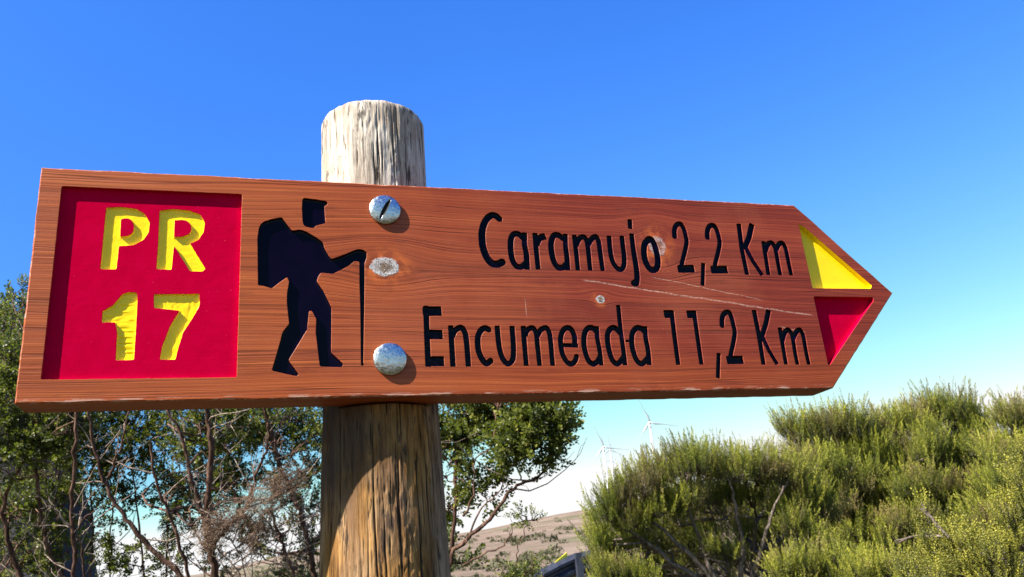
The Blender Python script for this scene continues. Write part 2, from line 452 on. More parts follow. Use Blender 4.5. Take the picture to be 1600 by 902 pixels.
def sd_stroke(P, pts, r0, r1, cap=0.35):
    d = np.full(len(P), 1e3)
    n = len(pts)
    for i in range(n - 1):
        ra = r0 + (r1 - r0) * i / (n - 1); rb = r0 + (r1 - r0) * (i + 1) / (n - 1)
        a = np.array(pts[i]); b = np.array(pts[i + 1]); L2 = ((b - a) ** 2).sum() + 1e-12
        t = np.clip(((P - a) @ (b - a)) / L2, 0, 1)
        dd = np.linalg.norm(P - (a + t[:, None] * (b - a)), axis=1) - (ra + (rb - ra) * t)
        if i == 0 or i == n - 2:      # square-ish routed ends
            rr = (ra + rb) / 2
            e0 = 0.0; e1 = 0.0
            box = sd_seg_box(P, a, b, rr * 0.82, e0, e1) - rr * 0.18
            al = ((P - a) @ (b - a)) / math.sqrt(L2); Ls = math.sqrt(L2)
            if n == 2: dd = box
            elif i == 0: dd = np.where(al < Ls * 0.5, box, dd)
            else: dd = np.where(al > Ls * 0.5, box, dd)
        d = np.minimum(d, dd)
    return d


def sd_poly(P, poly):
    V = np.array(poly); n = len(V)
    d = np.full(len(P), 1e9); s = np.ones(len(P))
    for i in range(n):
        a = V[i]; b = V[i - 1]
        e = b - a; w = P - a
        t = np.clip((w @ e) / (e @ e + 1e-15), 0, 1)
        q = w - t[:, None] * e
        d = np.minimum(d, (q * q).sum(1))
        c1 = P[:, 1] >= a[1]; c2 = P[:, 1] < b[1]; c3 = e[0] * w[:, 1] > e[1] * w[:, 0]
        f = (c1 & c2 & c3) | (~c1 & ~c2 & ~c3)
        s = np.where(f, -s, s)
    return s * np.sqrt(d)


def smooth_pts(pts, per=6):
    """Catmull-Rom through the points"""
    if len(pts) < 3: return pts
    P = [np.array(p, float) for p in pts]
    P = [2 * P[0] - P[1]] + P + [2 * P[-1] - P[-2]]
    out = []
    for i in range(1, len(P) - 2):
        for k in range(per):
            t = k / per
            out.append(0.5 * ((2 * P[i]) + (-P[i - 1] + P[i + 1]) * t + (2 * P[i - 1] - 5 * P[i] + 4 * P[i + 1] - P[i + 2]) * t * t
                              + (-P[i - 1] + 3 * P[i] - 3 * P[i + 1] + P[i + 2]) * t ** 3))
    out.append(P[-2])
    return out


class Shape:
    """routed recess: field < 0 inside, sampled on a grid in board millimetres"""
    def __init__(self, fn, pts, step=0.3, wob=0.08, seed=0, pad=3.0, wfreq=0.7, chip=0.0, blur=0):
        A = np.array(pts) ; self.lo = A.min(0) - pad - 4; hi = A.max(0) + pad + 4
        nx, ny = (np.ceil((hi - self.lo) / step)).astype(int) + 1
        self.step = step; self.nx = nx; self.ny = ny
        X, Y = np.meshgrid(self.lo[0] + np.arange(nx) * step, self.lo[1] + np.arange(ny) * step, indexing='ij')
        P = np.c_[X.ravel(), Y.ravel()]
        f = fn(P)
        f = f + wob * vnoise(P[:, 0] * wfreq, P[:, 1] * wfreq * 1.6, seed) + wob * 0.7 * vnoise(P[:, 0] * wfreq * 3, P[:, 1] * wfreq * 3, seed + 5)
        if chip: f = f - chip * np.maximum(0, vnoise(P[:, 0] * 1.3, P[:, 1] * 1.9, seed + 9) - 0.55)
        self.f = f.reshape(nx, ny)
        for _ in range(blur):                      # cutter radius rounds the corners
            q = np.pad(self.f, 1, mode='edge')
            self.f = sum(q[a:a + nx, b:b + ny] for a in range(3) for b in range(3)) / 9.0
        self.contours()
    def sample(self, P):
        q = (np.asarray(P) - self.lo) / self.step
        inside = (q[:, 0] >= 0) & (q[:, 1] >= 0) & (q[:, 0] < self.nx - 1) & (q[:, 1] < self.ny - 1)
        qi = np.clip(np.floor(q).astype(int), 0, [self.nx - 2, self.ny - 2]); fr = np.clip(q - qi, 0, 1)
        a = self.f[qi[:, 0], qi[:, 1]]; b = self.f[qi[:, 0] + 1, qi[:, 1]]
        c = self.f[qi[:, 0], qi[:, 1] + 1]; d = self.f[qi[:, 0] + 1, qi[:, 1] + 1]
        v = (a * (1 - fr[:, 0]) + b * fr[:, 0]) * (1 - fr[:, 1]) + (c * (1 - fr[:, 0]) + d * fr[:, 0]) * fr[:, 1]
        return np.where(inside, v, 9.0)
    def grad(self, P):
        e = self.step * 0.8
        P = np.asarray(P)
        gx = self.sample(P + [e, 0]) - self.sample(P - [e, 0]); gy = self.sample(P + [0, e]) - self.sample(P - [0, e])
        G_ = np.c_[gx, gy]; return G_ / (np.linalg.norm(G_, axis=1)[:, None] + 1e-9)
    def contours(self):
        f = self.f; nxt = {}; pos = {}
        def pt(i, j, k, l):
            key = (i, j, k, l) if (i, j) < (k, l) else (k, l, i, j)
            if key not in pos:
                a = f[key[0], key[1]]; b = f[key[2], key[3]]; t = a / (a - b)
                pos[key] = (self.lo[0] + self.step * (key[0] + t * (key[2] - key[0])), self.lo[1] + self.step * (key[1] + t * (key[3] - key[1])))
            return key
        ins = f < 0
        cell = ins[:-1, :-1].astype(int) + ins[1:, :-1] * 2 + ins[1:, 1:] * 4 + ins[:-1, 1:] * 8
        for i, j in zip(*np.nonzero((cell > 0) & (cell < 15))):
            c = cell[i, j]
            B = lambda: pt(i, j, i + 1, j); R_ = lambda: pt(i + 1, j, i + 1, j + 1)
            T = lambda: pt(i, j + 1, i + 1, j + 1); L = lambda: pt(i, j, i, j + 1)
            segs = {1: [(B, L)], 2: [(R_, B)], 3: [(R_, L)], 4: [(T, R_)], 5: [(B, L), (T, R_)], 6: [(T, B)], 7: [(T, L)],
                    8: [(L, T)], 9: [(B, T)], 10: [(R_, B), (L, T)], 11: [(R_, T)], 12: [(L, R_)], 13: [(B, R_)], 14: [(L, B)]}[int(c)]
            for a, b in segs: nxt[a()] = b()
        self.loops = []
        used = set()
        for s in list(nxt):
            if s in used: continue
            lp = []; k = s
            while k not in used and k in nxt:
                used.add(k); lp.append(pos[k]); k = nxt[k]
            if len(lp) > 8:
                # thin out near-coincident points
                Q = [lp[0]]
                for p in lp[1:]:
                    if math.hypot(p[0] - Q[-1][0], p[1] - Q[-1][1]) > self.step * 0.75: Q.append(p)
                if math.hypot(Q[0][0] - Q[-1][0], Q[0][1] - Q[-1][1]) < self.step * 0.5: Q.pop()
                if len(Q) > 8: self.loops.append(np.array(Q))


def cdt(points, loops, test):
    """triangulate points + closed loops (index lists), keep triangles where test(centroids)"""
    edges = []
    for lp in loops:
        edges += [(lp[i], lp[(i + 1) % len(lp)]) for i in range(len(lp))]
    vs, es, fs, ov, oe, of = delaunay_2d_cdt([Vector((p[0], p[1])) for p in points], edges, [], 0, 1e-5)
    V = np.array([(v[0], v[1]) for v in vs])
    T = np.array([tuple(f) for f in fs if len(f) == 3])
    c = V[T].mean(1)
    T = T[test(c)]
    a = V[T[:, 1]] - V[T[:, 0]]; b = V[T[:, 2]] - V[T[:, 0]]
    flip = (a[:, 0] * b[:, 1] - a[:, 1] * b[:, 0]) < 0
    T[flip] = T[flip][:, ::-1]
    return V, T


def recess_mesh(name, sh, y0, depth, mat, parent, holes=(), floor_fn=None, grid=0.9, fillet=0.7, worn_mat=None):
    """walls + floor of one painted recess; y0 is the surface it is cut in (mm), depth mm"""
    V3 = []; faces = []; midx = []; smooth = []
    loops2 = []; P2 = []
    for lp in sh.loops:
        n = len(lp); g_ = sh.grad(lp)
        tops = lp + g_ * 0.02
        base = len(V3)
        rows = 4
        for r in range(rows + 1):
            f_ = (0, 0.16, 0.45, 0.75, 1)[r]
            off = -0.12 * f_
            pr = lp + g_ * (off + 0.02)
            yy = y0 + 0.22 + (depth - 0.22 - (fillet * 0.5 if r == rows else 0)) * f_
            if r == rows: pr = lp - g_ * 0.14
            V3 += [(p[0], yy, p[1]) for p in pr]
        for r in range(rows):
            for i in range(n):
                a = base + r * n + i; b = base + r * n + (i + 1) % n
                faces.append((a, b, b + n, a + n)); midx.append(1 if (worn_mat and r == 0) else 0); smooth.append(True)
        loops2.append(lp - g_ * 0.14)
    # floor
    pts = []; idx = []
    for lp in loops2:
        idx.append(list(range(len(pts), len(pts) + len(lp)))); pts += [tuple(p) for p in lp]
    for h in holes:
        for lp in h.loops:
            g_ = h.grad(lp); q = lp + g_ * 0.30
            idx.append(list(range(len(pts), len(pts) + len(q)))); pts += [tuple(p) for p in q]
    nb = len(pts)
    lo = sh.lo; X, Y = np.meshgrid(np.arange(lo[0], lo[0] + sh.nx * sh.step, grid), np.arange(lo[1], lo[1] + sh.ny * sh.step, grid), indexing='ij')
    Gd = np.c_[X.ravel(), Y.ravel()] + RNG.uniform(-0.1, 0.1, (X.size, 2)) * grid
    keep = sh.sample(Gd) < -0.45
    for h in holes: keep &= h.sample(Gd) > 0.7
    Gd = Gd[keep]
    pts += [tuple(p) for p in Gd]
    def test(c):
        k = sh.sample(c) < 0
        for h in holes: k &= h.sample(c) > 0.02
        return k
    V, T = cdt(pts, idx, test)
    sd = sh.sample(V)
    yy = y0 + depth - fillet * np.exp(np.minimum(sd + 0.14, 0) / 0.45) * 0.5
    if floor_fn is not None: yy = yy + floor_fn(V, sd) * np.clip(-sd / 0.8, 0, 1)
    b0 = len(V3)
    V3 += [(V[i, 0], yy[i], V[i, 1]) for i in range(len(V))]
    for t in T: faces.append((b0 + t[0], b0 + t[1], b0 + t[2])); midx.append(0); smooth.append(True)
    # lips of the holes cut into this floor
    for h in holes:
        for lp in h.loops:
            g_ = h.grad(lp); n = len(lp); a0 = len(V3)
            V3 += [(p[0], y0 + depth, p[1]) for p in lp + g_ * 0.30]
            V3 += [(p[0], y0 + depth + 0.25, p[1]) for p in lp + g_ * 0.0]
            for i in range(n):
                j = (i + 1) % n
                faces.append((a0 + i, a0 + j, a0 + n + j, a0 + n + i)); midx.append(0); smooth.append(False)
    V3 = np.array(V3) * 0.001
    return mesh_np(name, V3, [tuple(f) for f in faces], [mat] + ([worn_mat] if worn_mat else []), parent, smooth=smooth, mat_idx=midx)


# ------------------------------------------------------------------ the writing, traced stroke by stroke
def Z(ox, oy, s):
    def f(pts):
        out = []
        for (a, b) in pts:
            u, v = bd(ox + a / s, oy + b / s); out.append((u * 1000, v * 1000))
        return out
    f.s = s; f.ox = ox; f.oy = oy
    return f


def half_width(z, pts, w):
    """stroke width in zoomed pixels to millimetres of half width at the stroke"""
    a = pts[len(pts) // 2]
    p0 = bd(z.ox + a[0] / z.s, z.oy + a[1] / z.s); p1 = bd(z.ox + (a[0] + w) / z.s, z.oy + a[1] / z.s)
    return math.hypot(p1[0] - p0[0], p1[1] - p0[1]) * 500


z1 = Z(740, 320, 6.444); z2 = Z(880, 320, 6.444); z3 = Z(1040, 330, 6.938)
z4 = Z(650, 470, 7.517); z5 = Z(810, 470, 7.273); z6 = Z(1020, 470, 6.154)
# (zoom window, [(points, width, end width or None, smooth?)...])
GLYPHS = [
    (z1, [([(268, 150), (222, 112), (172, 112), (122, 162), (90, 250), (86, 345), (100, 440), (135, 530), (185, 590), (240, 600), (298, 575)], 66, 76, 1)]),
    (z1, [([(515, 285), (515, 400), (533, 500), (540, 650)], 52, 60, 1),
          ([(505, 340), (455, 298), (405, 298), (377, 350), (375, 450), (392, 550), (430, 615), (480, 625), (535, 585)], 58, 60, 1)]),
    (z1, [([(620, 290), (632, 450), (652, 650)], 54, 50, 0), ([(638, 400), (665, 335), (722, 318)], 50, 76, 0)]),
    (z1, [([(925, 298), (928, 420), (940, 520), (950, 655)], 50, 54, 1),
          ([(905, 345), (855, 308), (805, 315), (782, 390), (788, 480), (810, 570), (852, 630), (900, 632), (945, 590)], 58, 60, 1)]),
    (z2, [([(113, 308), (133, 480), (150, 660)], 50, 46, 0),
          ([(132, 405), (160, 345), (203, 325), (238, 360), (252, 440), (262, 540), (274, 660)], 56, 46, 1),
          ([(252, 400), (288, 345), (330, 322), (358, 370), (373, 470), (385, 560), (400, 665)], 56, 46, 1)]),
    (z2, [([(463, 318), (472, 430), (490, 540), (525, 615), (575, 655), (612, 615), (615, 520), (603, 420), (592, 320)], 50, 50, 1)]),
    (z2, [([(690, 296), (708, 450), (732, 600), (745, 710), (738, 790), (708, 788)], 50, 62, 1)]),
    (z2, [([(672, 152), (677, 240)], 48, 44, 0)]),
    (z2, [([(872, 345), (825, 390), (815, 480), (835, 580), (888, 655), (942, 640), (955, 560), (935, 450), (905, 370), (872, 345), (850, 355)], 62, 60, 1)]),
    (z3, [([(100, 288), (98, 205), (122, 150), (165, 142), (200, 195), (222, 280), (230, 340), (210, 440), (185, 540), (166, 640)], 54, 46, 1),
          ([(140, 628), (308, 625)], 84, 84, 0)]),
    (z3, [([(410, 568), (403, 805)], 54, 36, 0)]),
    (z3, [([(455, 298), (455, 220), (478, 165), (522, 157), (557, 205), (580, 290), (588, 350), (570, 450), (545, 550), (528, 640)], 54, 46, 1),
          ([(498, 636), (668, 636)], 82, 82, 0)]),
    (z3, [([(795, 142), (830, 420), (885, 688)], 54, 46, 0), ([(937, 145), (905, 290), (858, 400)], 60, 56, 0), ([(868, 390), (950, 545), (1050, 692)], 50, 44, 0)]),
    (z3, [([(1063, 332), (1085, 480), (1117, 690)], 50, 44, 0),
          ([(1085, 430), (1112, 360), (1150, 345), (1185, 385), (1203, 460), (1222, 570), (1245, 692)], 52, 44, 1),
          ([(1200, 420), (1230, 360), (1265, 348), (1298, 390), (1320, 480), (1340, 580), (1365, 694)], 52, 44, 1)]),
    (z4, [([(120, 66), (130, 400), (147, 772)], 66, 70, 0), ([(90, 124), (292, 124)], 112, 112, 0), ([(110, 395), (306, 398)], 112, 112, 0), ([(120, 712), (322, 712)], 118, 118, 0)]),
    (z4, [([(410, 298), (422, 520), (437, 772)], 66, 64, 0), ([(425, 420), (460, 350), (530, 318), (578, 375), (595, 480), (606, 600), (618, 770)], 70, 64, 1)]),
    (z4, [([(862, 345), (815, 322), (768, 345), (733, 410), (727, 490), (738, 590), (775, 680), (830, 738), (885, 700)], 70, 70, 1)]),
    (z4, [([(955, 300), (968, 450), (985, 570), (1022, 680), (1080, 742), (1135, 695), (1147, 600), (1142, 450), (1130, 303)], 64, 64, 1)]),
    (z5, [([(56, 292), (72, 500), (92, 737)], 60, 56, 0),
          ([(78, 390), (108, 330), (165, 312), (205, 370), (218, 500), (230, 600), (243, 737)], 62, 54, 1),
          ([(222, 390), (258, 330), (320, 312), (355, 370), (370, 480), (380, 600), (393, 737)], 62, 54, 1)]),
    (z5, [([(470, 503), (678, 512)], 46, 46, 0),
          ([(642, 500), (640, 410), (608, 335), (558, 308), (505, 345), (482, 430), (488, 530), (510, 620), (555, 695), (605, 722), (648, 680), (665, 625)], 62, 58, 1)]),
    (z5, [([(893, 296), (900, 430), (925, 560), (945, 732)], 56, 52, 1),
          ([(885, 345), (845, 312), (795, 312), (755, 370), (746, 480), (765, 590), (800, 680), (850, 720), (900, 690), (928, 640)], 62, 60, 1)]),
    (z5, [([(1137, 55), (1150, 200), (1170, 380), (1195, 560), (1215, 730)], 50, 54, 1),
          ([(1160, 370), (1110, 318), (1060, 312), (1018, 370), (1018, 480), (1040, 590), (1075, 680), (1125, 718), (1170, 680), (1198, 640)], 62, 60, 1)]),
    (z5, [([(1440, 298), (1450, 430), (1475, 560), (1490, 728)], 56, 56, 1), ([(1222, 458), (1290, 462)], 26, 26, 0),
          ([(1435, 350), (1390, 314), (1340, 314), (1298, 370), (1290, 480), (1312, 590), (1350, 680), (1400, 718), (1440, 690), (1472, 650)], 62, 60, 1)]),
    (z6, [([(115, 130), (195, 128)], 76, 76, 0), ([(182, 100), (205, 300), (246, 614)], 46, 44, 0)]),
    (z6, [([(335, 132), (412, 130)], 74, 74, 0), ([(397, 100), (425, 300), (470, 612)], 44, 42, 0)]),
    (z6, [([(635, 508), (628, 742)], 48, 32, 0)]),
    (z6, [([(668, 250), (668, 170), (692, 120), (735, 114), (760, 165), (780, 250), (790, 310), (775, 410), (755, 500), (742, 590)], 48, 42, 1),
          ([(718, 572), (866, 570)], 80, 80, 0)]),
    (z6, [([(975, 95), (1022, 330), (1067, 612)], 48, 42, 0), ([(1115, 94), (1090, 220), (1048, 350)], 50, 46, 0), ([(1055, 345), (1120, 480), (1198, 610)], 42, 38, 0)]),
    (z6, [([(1223, 264), (1250, 420), (1283, 612)], 44, 38, 0),
          ([(1248, 380), (1272, 305), (1305, 282), (1338, 320), (1355, 400), (1370, 500), (1393, 612)], 46, 38, 1),
          ([(1348, 370), (1380, 305), (1415, 282), (1445, 325), (1460, 400), (1478, 500), (1502, 612)], 46, 38, 1)]),
]


def glyph_shape(z, strokes, seed):
    items = []; allp = []
    for pts, w0, w1, sm in strokes:
        r0 = half_width(z, pts, w0); r1 = half_width(z, pts, w1)
        if sm == 0 and abs(pts[0][1] - pts[-1][1]) < 40:   # horizontal bars: width is a height
            a = pts[0]; q0 = bd(z.ox + a[0] / z.s, z.oy + a[1] / z.s); q1 = bd(z.ox + a[0] / z.s, z.oy + (a[1] + w0) / z.s)
            r0 = r1 = abs(q0[1] - q1[1]) * 500
        mm = z(smooth_pts(pts) if sm else pts)
        items.append((mm, r0, r1)); allp += list(mm)
    def fn(P):
        d = np.full(len(P), 1e3)
        for mm, r0, r1 in items:
            d2 = sd_stroke(P, mm, r0, r1)
            k = 0.25; h = np.clip(0.5 + 0.5 * (d - d2) / k, 0, 1)
            d = d * (1 - h) + d2 * h - k * h * (1 - h)
        return d
    return Shape(fn, allp, 0.3, 0.10, seed, chip=0.5)


def poly_shape(polys, seed, step=0.3, wob=0.08, cut=(), chip=0.3, blur=4):
    allp = [p for q in polys for p in q]
    def fn(P):
        d = np.full(len(P), 1e3)
        for q in polys: d = np.minimum(d, sd_poly(P, q))
        for q in cut: d = np.maximum(d, -sd_poly(P, q))
        return d
    return Shape(fn, allp, step, wob, seed, chip=chip, blur=blur)


letters = [glyph_shape(z, s, 20 + i) for i, (z, s) in enumerate(GLYPHS)]

za = Z(0, 240, 4.0); zb = Z(0, 430, 4.0); zh = Z(395, 300, 6.016); zp = Z(0, 0, 1.0); zt = Z(1230, 330, 3.341)
SP = poly_shape([za([(660, 326), (750, 322), (850, 335), (900, 365), (932, 420), (925, 480), (890, 530), (830, 560), (737, 567), (722, 712), (622, 712), (637, 560), (650, 420)])], 61,
                cut=[za(smooth_pts([(750, 395), (800, 393), (828, 420), (832, 465), (805, 500), (745, 508)], 3))], wob=0.17)
SR = poly_shape([za([(995, 345), (1080, 335), (1180, 345), (1250, 370), (1278, 420), (1270, 480), (1235, 530), (1185, 552), (1280, 708), (1265, 726), (1185, 725), (1083, 562), (1068, 715), (975, 712), (985, 560), (990, 450)])], 62,
                cut=[za(smooth_pts([(1088, 405), (1150, 403), (1188, 430), (1190, 480), (1150, 505), (1083, 512)], 3))], wob=0.17)
S1 = poly_shape([zb([(760, 110), (800, 95), (850, 100), (855, 130), (845, 320), (832, 520), (718, 525), (728, 350), (715, 285), (660, 285), (630, 290), (637, 215), (700, 180)])], 63, wob=0.17)
S7 = poly_shape([zb([(958, 110), (1245, 108), (1245, 180), (1200, 260), (1140, 350), (1110, 450), (1092, 520), (995, 520), (1010, 440), (1060, 310), (1120, 212), (960, 195)])], 64, wob=0.17)
S_hat = poly_shape([zh([(467, 67), (485, 57), (600, 72), (692, 88), (706, 104), (700, 120), (672, 133), (684, 295), (640, 306), (600, 315), (567, 342), (530, 335), (487, 322), (470, 285), (463, 150)])], 65, blur=6)
up = [(50, 880), (45, 430), (60, 330), (90, 285), (180, 255), (275, 240), (320, 300), (370, 365), (400, 362), (440, 352), (500, 372), (600, 430), (660, 475), (675, 530), (715, 600), (740, 632), (790, 615), (870, 585),
      (940, 555), (990, 537), (1040, 545), (1072, 570), (1070, 620), (1052, 665), (1052, 840), (1049, 1100), (1040, 1610), (1052, 1625), (1030, 1640), (1018, 1630), (1012, 1100), (1004, 850), (1003, 655), (955, 650), (910, 690), (835, 732), (755, 770), (640, 760), (612, 800), (605, 830)]
up = [(395 + a / 6.016, 300 + b / 6.016) for a, b in up]
lowp = [(495.3, 440), (505.7, 455), (518, 480.5), (518, 502), (517.5, 551), (536.8, 569), (534, 574), (500, 573), (493.4, 519), (494.4, 498.4), (487.8, 486), (483, 486), (480, 515), (451, 562.5), (456, 570), (467, 585), (464, 588), (451, 585.5),
        (424.6, 579.4), (430.3, 560.6), (437.8, 534), (441.6, 519), (452, 506), (448.5, 474), (448.5, 459), (452, 440), (449, 433), (436.6, 441.5), (424.6, 451), (412, 447)]
S_body = poly_shape([zp(up + lowp)], 66, step=0.35, blur=4)
S_ytri = poly_shape([zt([(60, 66), (95, 88), (442, 388), (436, 405), (133, 402)])], 67, wob=0.06)
S_rtri = poly_shape([zt([(138, 446), (450, 450), (450, 470), (390, 555), (222, 806), (214, 800)])], 68, wob=0.08)
PAN = [(16.9, 18.4), (160.0, 18.4), (160.0, 183.5), (16.9, 183.5)]
S_panel = Shape(lambda P: np.hypot(np.maximum(np.abs(P[:, 0] - 88.45) - 70.55, 0), np.maximum(np.abs(P[:, 1] - 100.95) - 81.55, 0)) +
                np.minimum(np.maximum(np.abs(P[:, 0] - 88.45) - 70.55, np.abs(P[:, 1] - 100.95) - 81.55), 0) - 1.0,
                PAN, 0.5, 0.10, 70, wfreq=0.4)
holes = letters + [S_hat, S_body, S_ytri, S_rtri, S_panel]

# ------------------------------------------------------------------ the signpost
sign = empty('trail_signpost', (0.285, 0.0695, 0.0), 'round weathered wooden post carrying a carved red-brown arrow board for the PR 17 trail', 'signpost')
OFF = np.array([0.285, 0.0695, 0.0])
TH = 36.0
outline = [(0.6, 0.0), (724.0, 0.0), (822.0, 101.5), (722.9, 200.0), (0.0, 200.0)]


def dense_ring(poly, step=2.5):
    out = []
    for i in range(len(poly)):
        a = np.array(poly[i]); b = np.array(poly[(i + 1) % len(poly)]); n = max(1, int(np.linalg.norm(b - a) / step))
        e = b - a; e = e / np.linalg.norm(e); nrm = np.array([e[1], -e[0]])
        for k in range(n):
            p = a + (b - a) * k / n
            if k: p = p + nrm * 0.22 * float(vnoise(p[0] * 0.11 + p[1] * 0.13, i * 7.3, 3))
            out.append(p)
    return np.array(out)


ring = dense_ring(outline)
nr = len(ring)
prev = np.roll(ring, 1, 0); nxt_ = np.roll(ring, -1, 0)
tn = nxt_ - prev; tn /= np.linalg.norm(tn, axis=1)[:, None]
rn = np.c_[tn[:, 1], -tn[:, 0]]
rub = 0.9 + 0.5 * vnoise(ring[:, 0] * 0.05, ring[:, 1] * 0.05, 8)
front = ring - rn * rub[:, None]
pts = [tuple(p) for p in front]; idx = [list(range(nr))]
lips = []
for h in holes:
    for lp in h.loops:
        q = lp + h.grad(lp) * 0.32
        i0 = len(pts); idx.append(list(range(i0, i0 + len(q)))); pts += [tuple(p) for p in q]
        lips.append((q, lp))
outer = np.array(front)


def in_board(c):
    k = sd_poly(c, outer) < 0
    for h in holes: k &= h.sample(c) > 0.0
    return k


V, T = cdt(pts, idx, in_board)
V3 = [(v[0], 0.0, v[1]) for v in V]; fc = [tuple(t) for t in T]; mi = [0] * len(fc)
def add_ring(A, ya, B, yb, mat_i):
    n = len(A); a0 = len(V3)
    V3.extend([(p[0], ya[i] if hasattr(ya, '__len__') else ya, p[1]) for i, p in enumerate(A)])
    V3.extend([(p[0], yb[i] if hasattr(yb, '__len__') else yb, p[1]) for i, p in enumerate(B)])
    for i in range(n):
        j = (i + 1) % n
        fc.append((a0 + i, a0 + n + i, a0 + n + j, a0 + j)); mi.append(mat_i)
add_ring(front, 0.0, ring, rub, 1)                     # rubbed front arris
add_ring(ring, rub, ring, TH - 1.5, 0)                  # edges of the board
back = ring - rn * 1.5
add_ring(ring, TH - 1.5, back, TH, 0)
b0 = len(V3); V3 += [(p[0], TH, p[1]) for p in back]; fc.append(tuple(range(b0, b0 + nr))); mi.append(0)
for q, lp in lips: add_ring(lp, 0.25, q, 0.0, 0)
V3 = np.array(V3) * 0.001
board = mesh_np('board', V3, fc, [WOOD, WOOD_EDGE], sign, mat_idx=mi)
board.location = Vector((-OFF[0], -OFF[1], ZB))


def sub(o):                                            # the carved pieces share the board's own coordinates
    return o


def wavy(amp, kx, kz, seed):
    return lambda V, sd: amp * vnoise(V[:, 0] * kx + 2.0 * vnoise(V[:, 0] * 0.1, V[:, 1] * 0.1, seed + 3), V[:, 1] * kz, seed)


for i, h in enumerate(letters):
    recess_mesh('letter', h, 0.0, 3.1, PAINT_BLACK, board, floor_fn=wavy(0.12, 0.5, 0.8, i), worn_mat=WOOD)
recess_mesh('hiker_cap', S_hat, 0.0, 3.2, PAINT_BLACK, board, floor_fn=wavy(0.03, 0.1, 0.12, 91), worn_mat=WOOD)
recess_mesh('hiker_emblem', S_body, 0.0, 3.2, PAINT_BLACK, board, floor_fn=wavy(0.035, 0.09, 0.12, 92), grid=1.2, worn_mat=WOOD)
recess_mesh('arrow_triangle', S_ytri, 0.0, 6.0, PAINT_YELLOW2, board, floor_fn=wavy(0.05, 0.1, 0.1, 93), grid=2.0)
o = recess_mesh('arrow_triangle', S_rtri, 0.0, 6.0, PAINT_RED, board, floor_fn=wavy(0.05, 0.1, 0.1, 94), grid=2.0)
o['label'] = 'crimson sunken triangle'
YL = [SP, SR, S1, S7]
recess_mesh('panel', S_panel, 0.0, 4.0, PAINT_RED, board, holes=YL, floor_fn=wavy(0.05, 0.05, 0.3, 95), grid=3.0)
amps = [wavy(0.07, 0.35, 0.5, 96), wavy(0.07, 0.35, 0.5, 97), wavy(0.34, 0.12, 0.62, 98), wavy(0.30, 0.5, 0.20, 99)]
for h, a in zip(YL, amps):
    o = recess_mesh('letter', h, 4.0, 2.3, PAINT_YELLOW, board, floor_fn=a, grid=0.6)
    o['label'] = 'yellow painted letter or figure cut into the crimson panel'

# ---- post : scanned-like cylinder with checks, notch for the board and rounded top
PR_, TOPZ = 0.0521, ZB + 0.3045


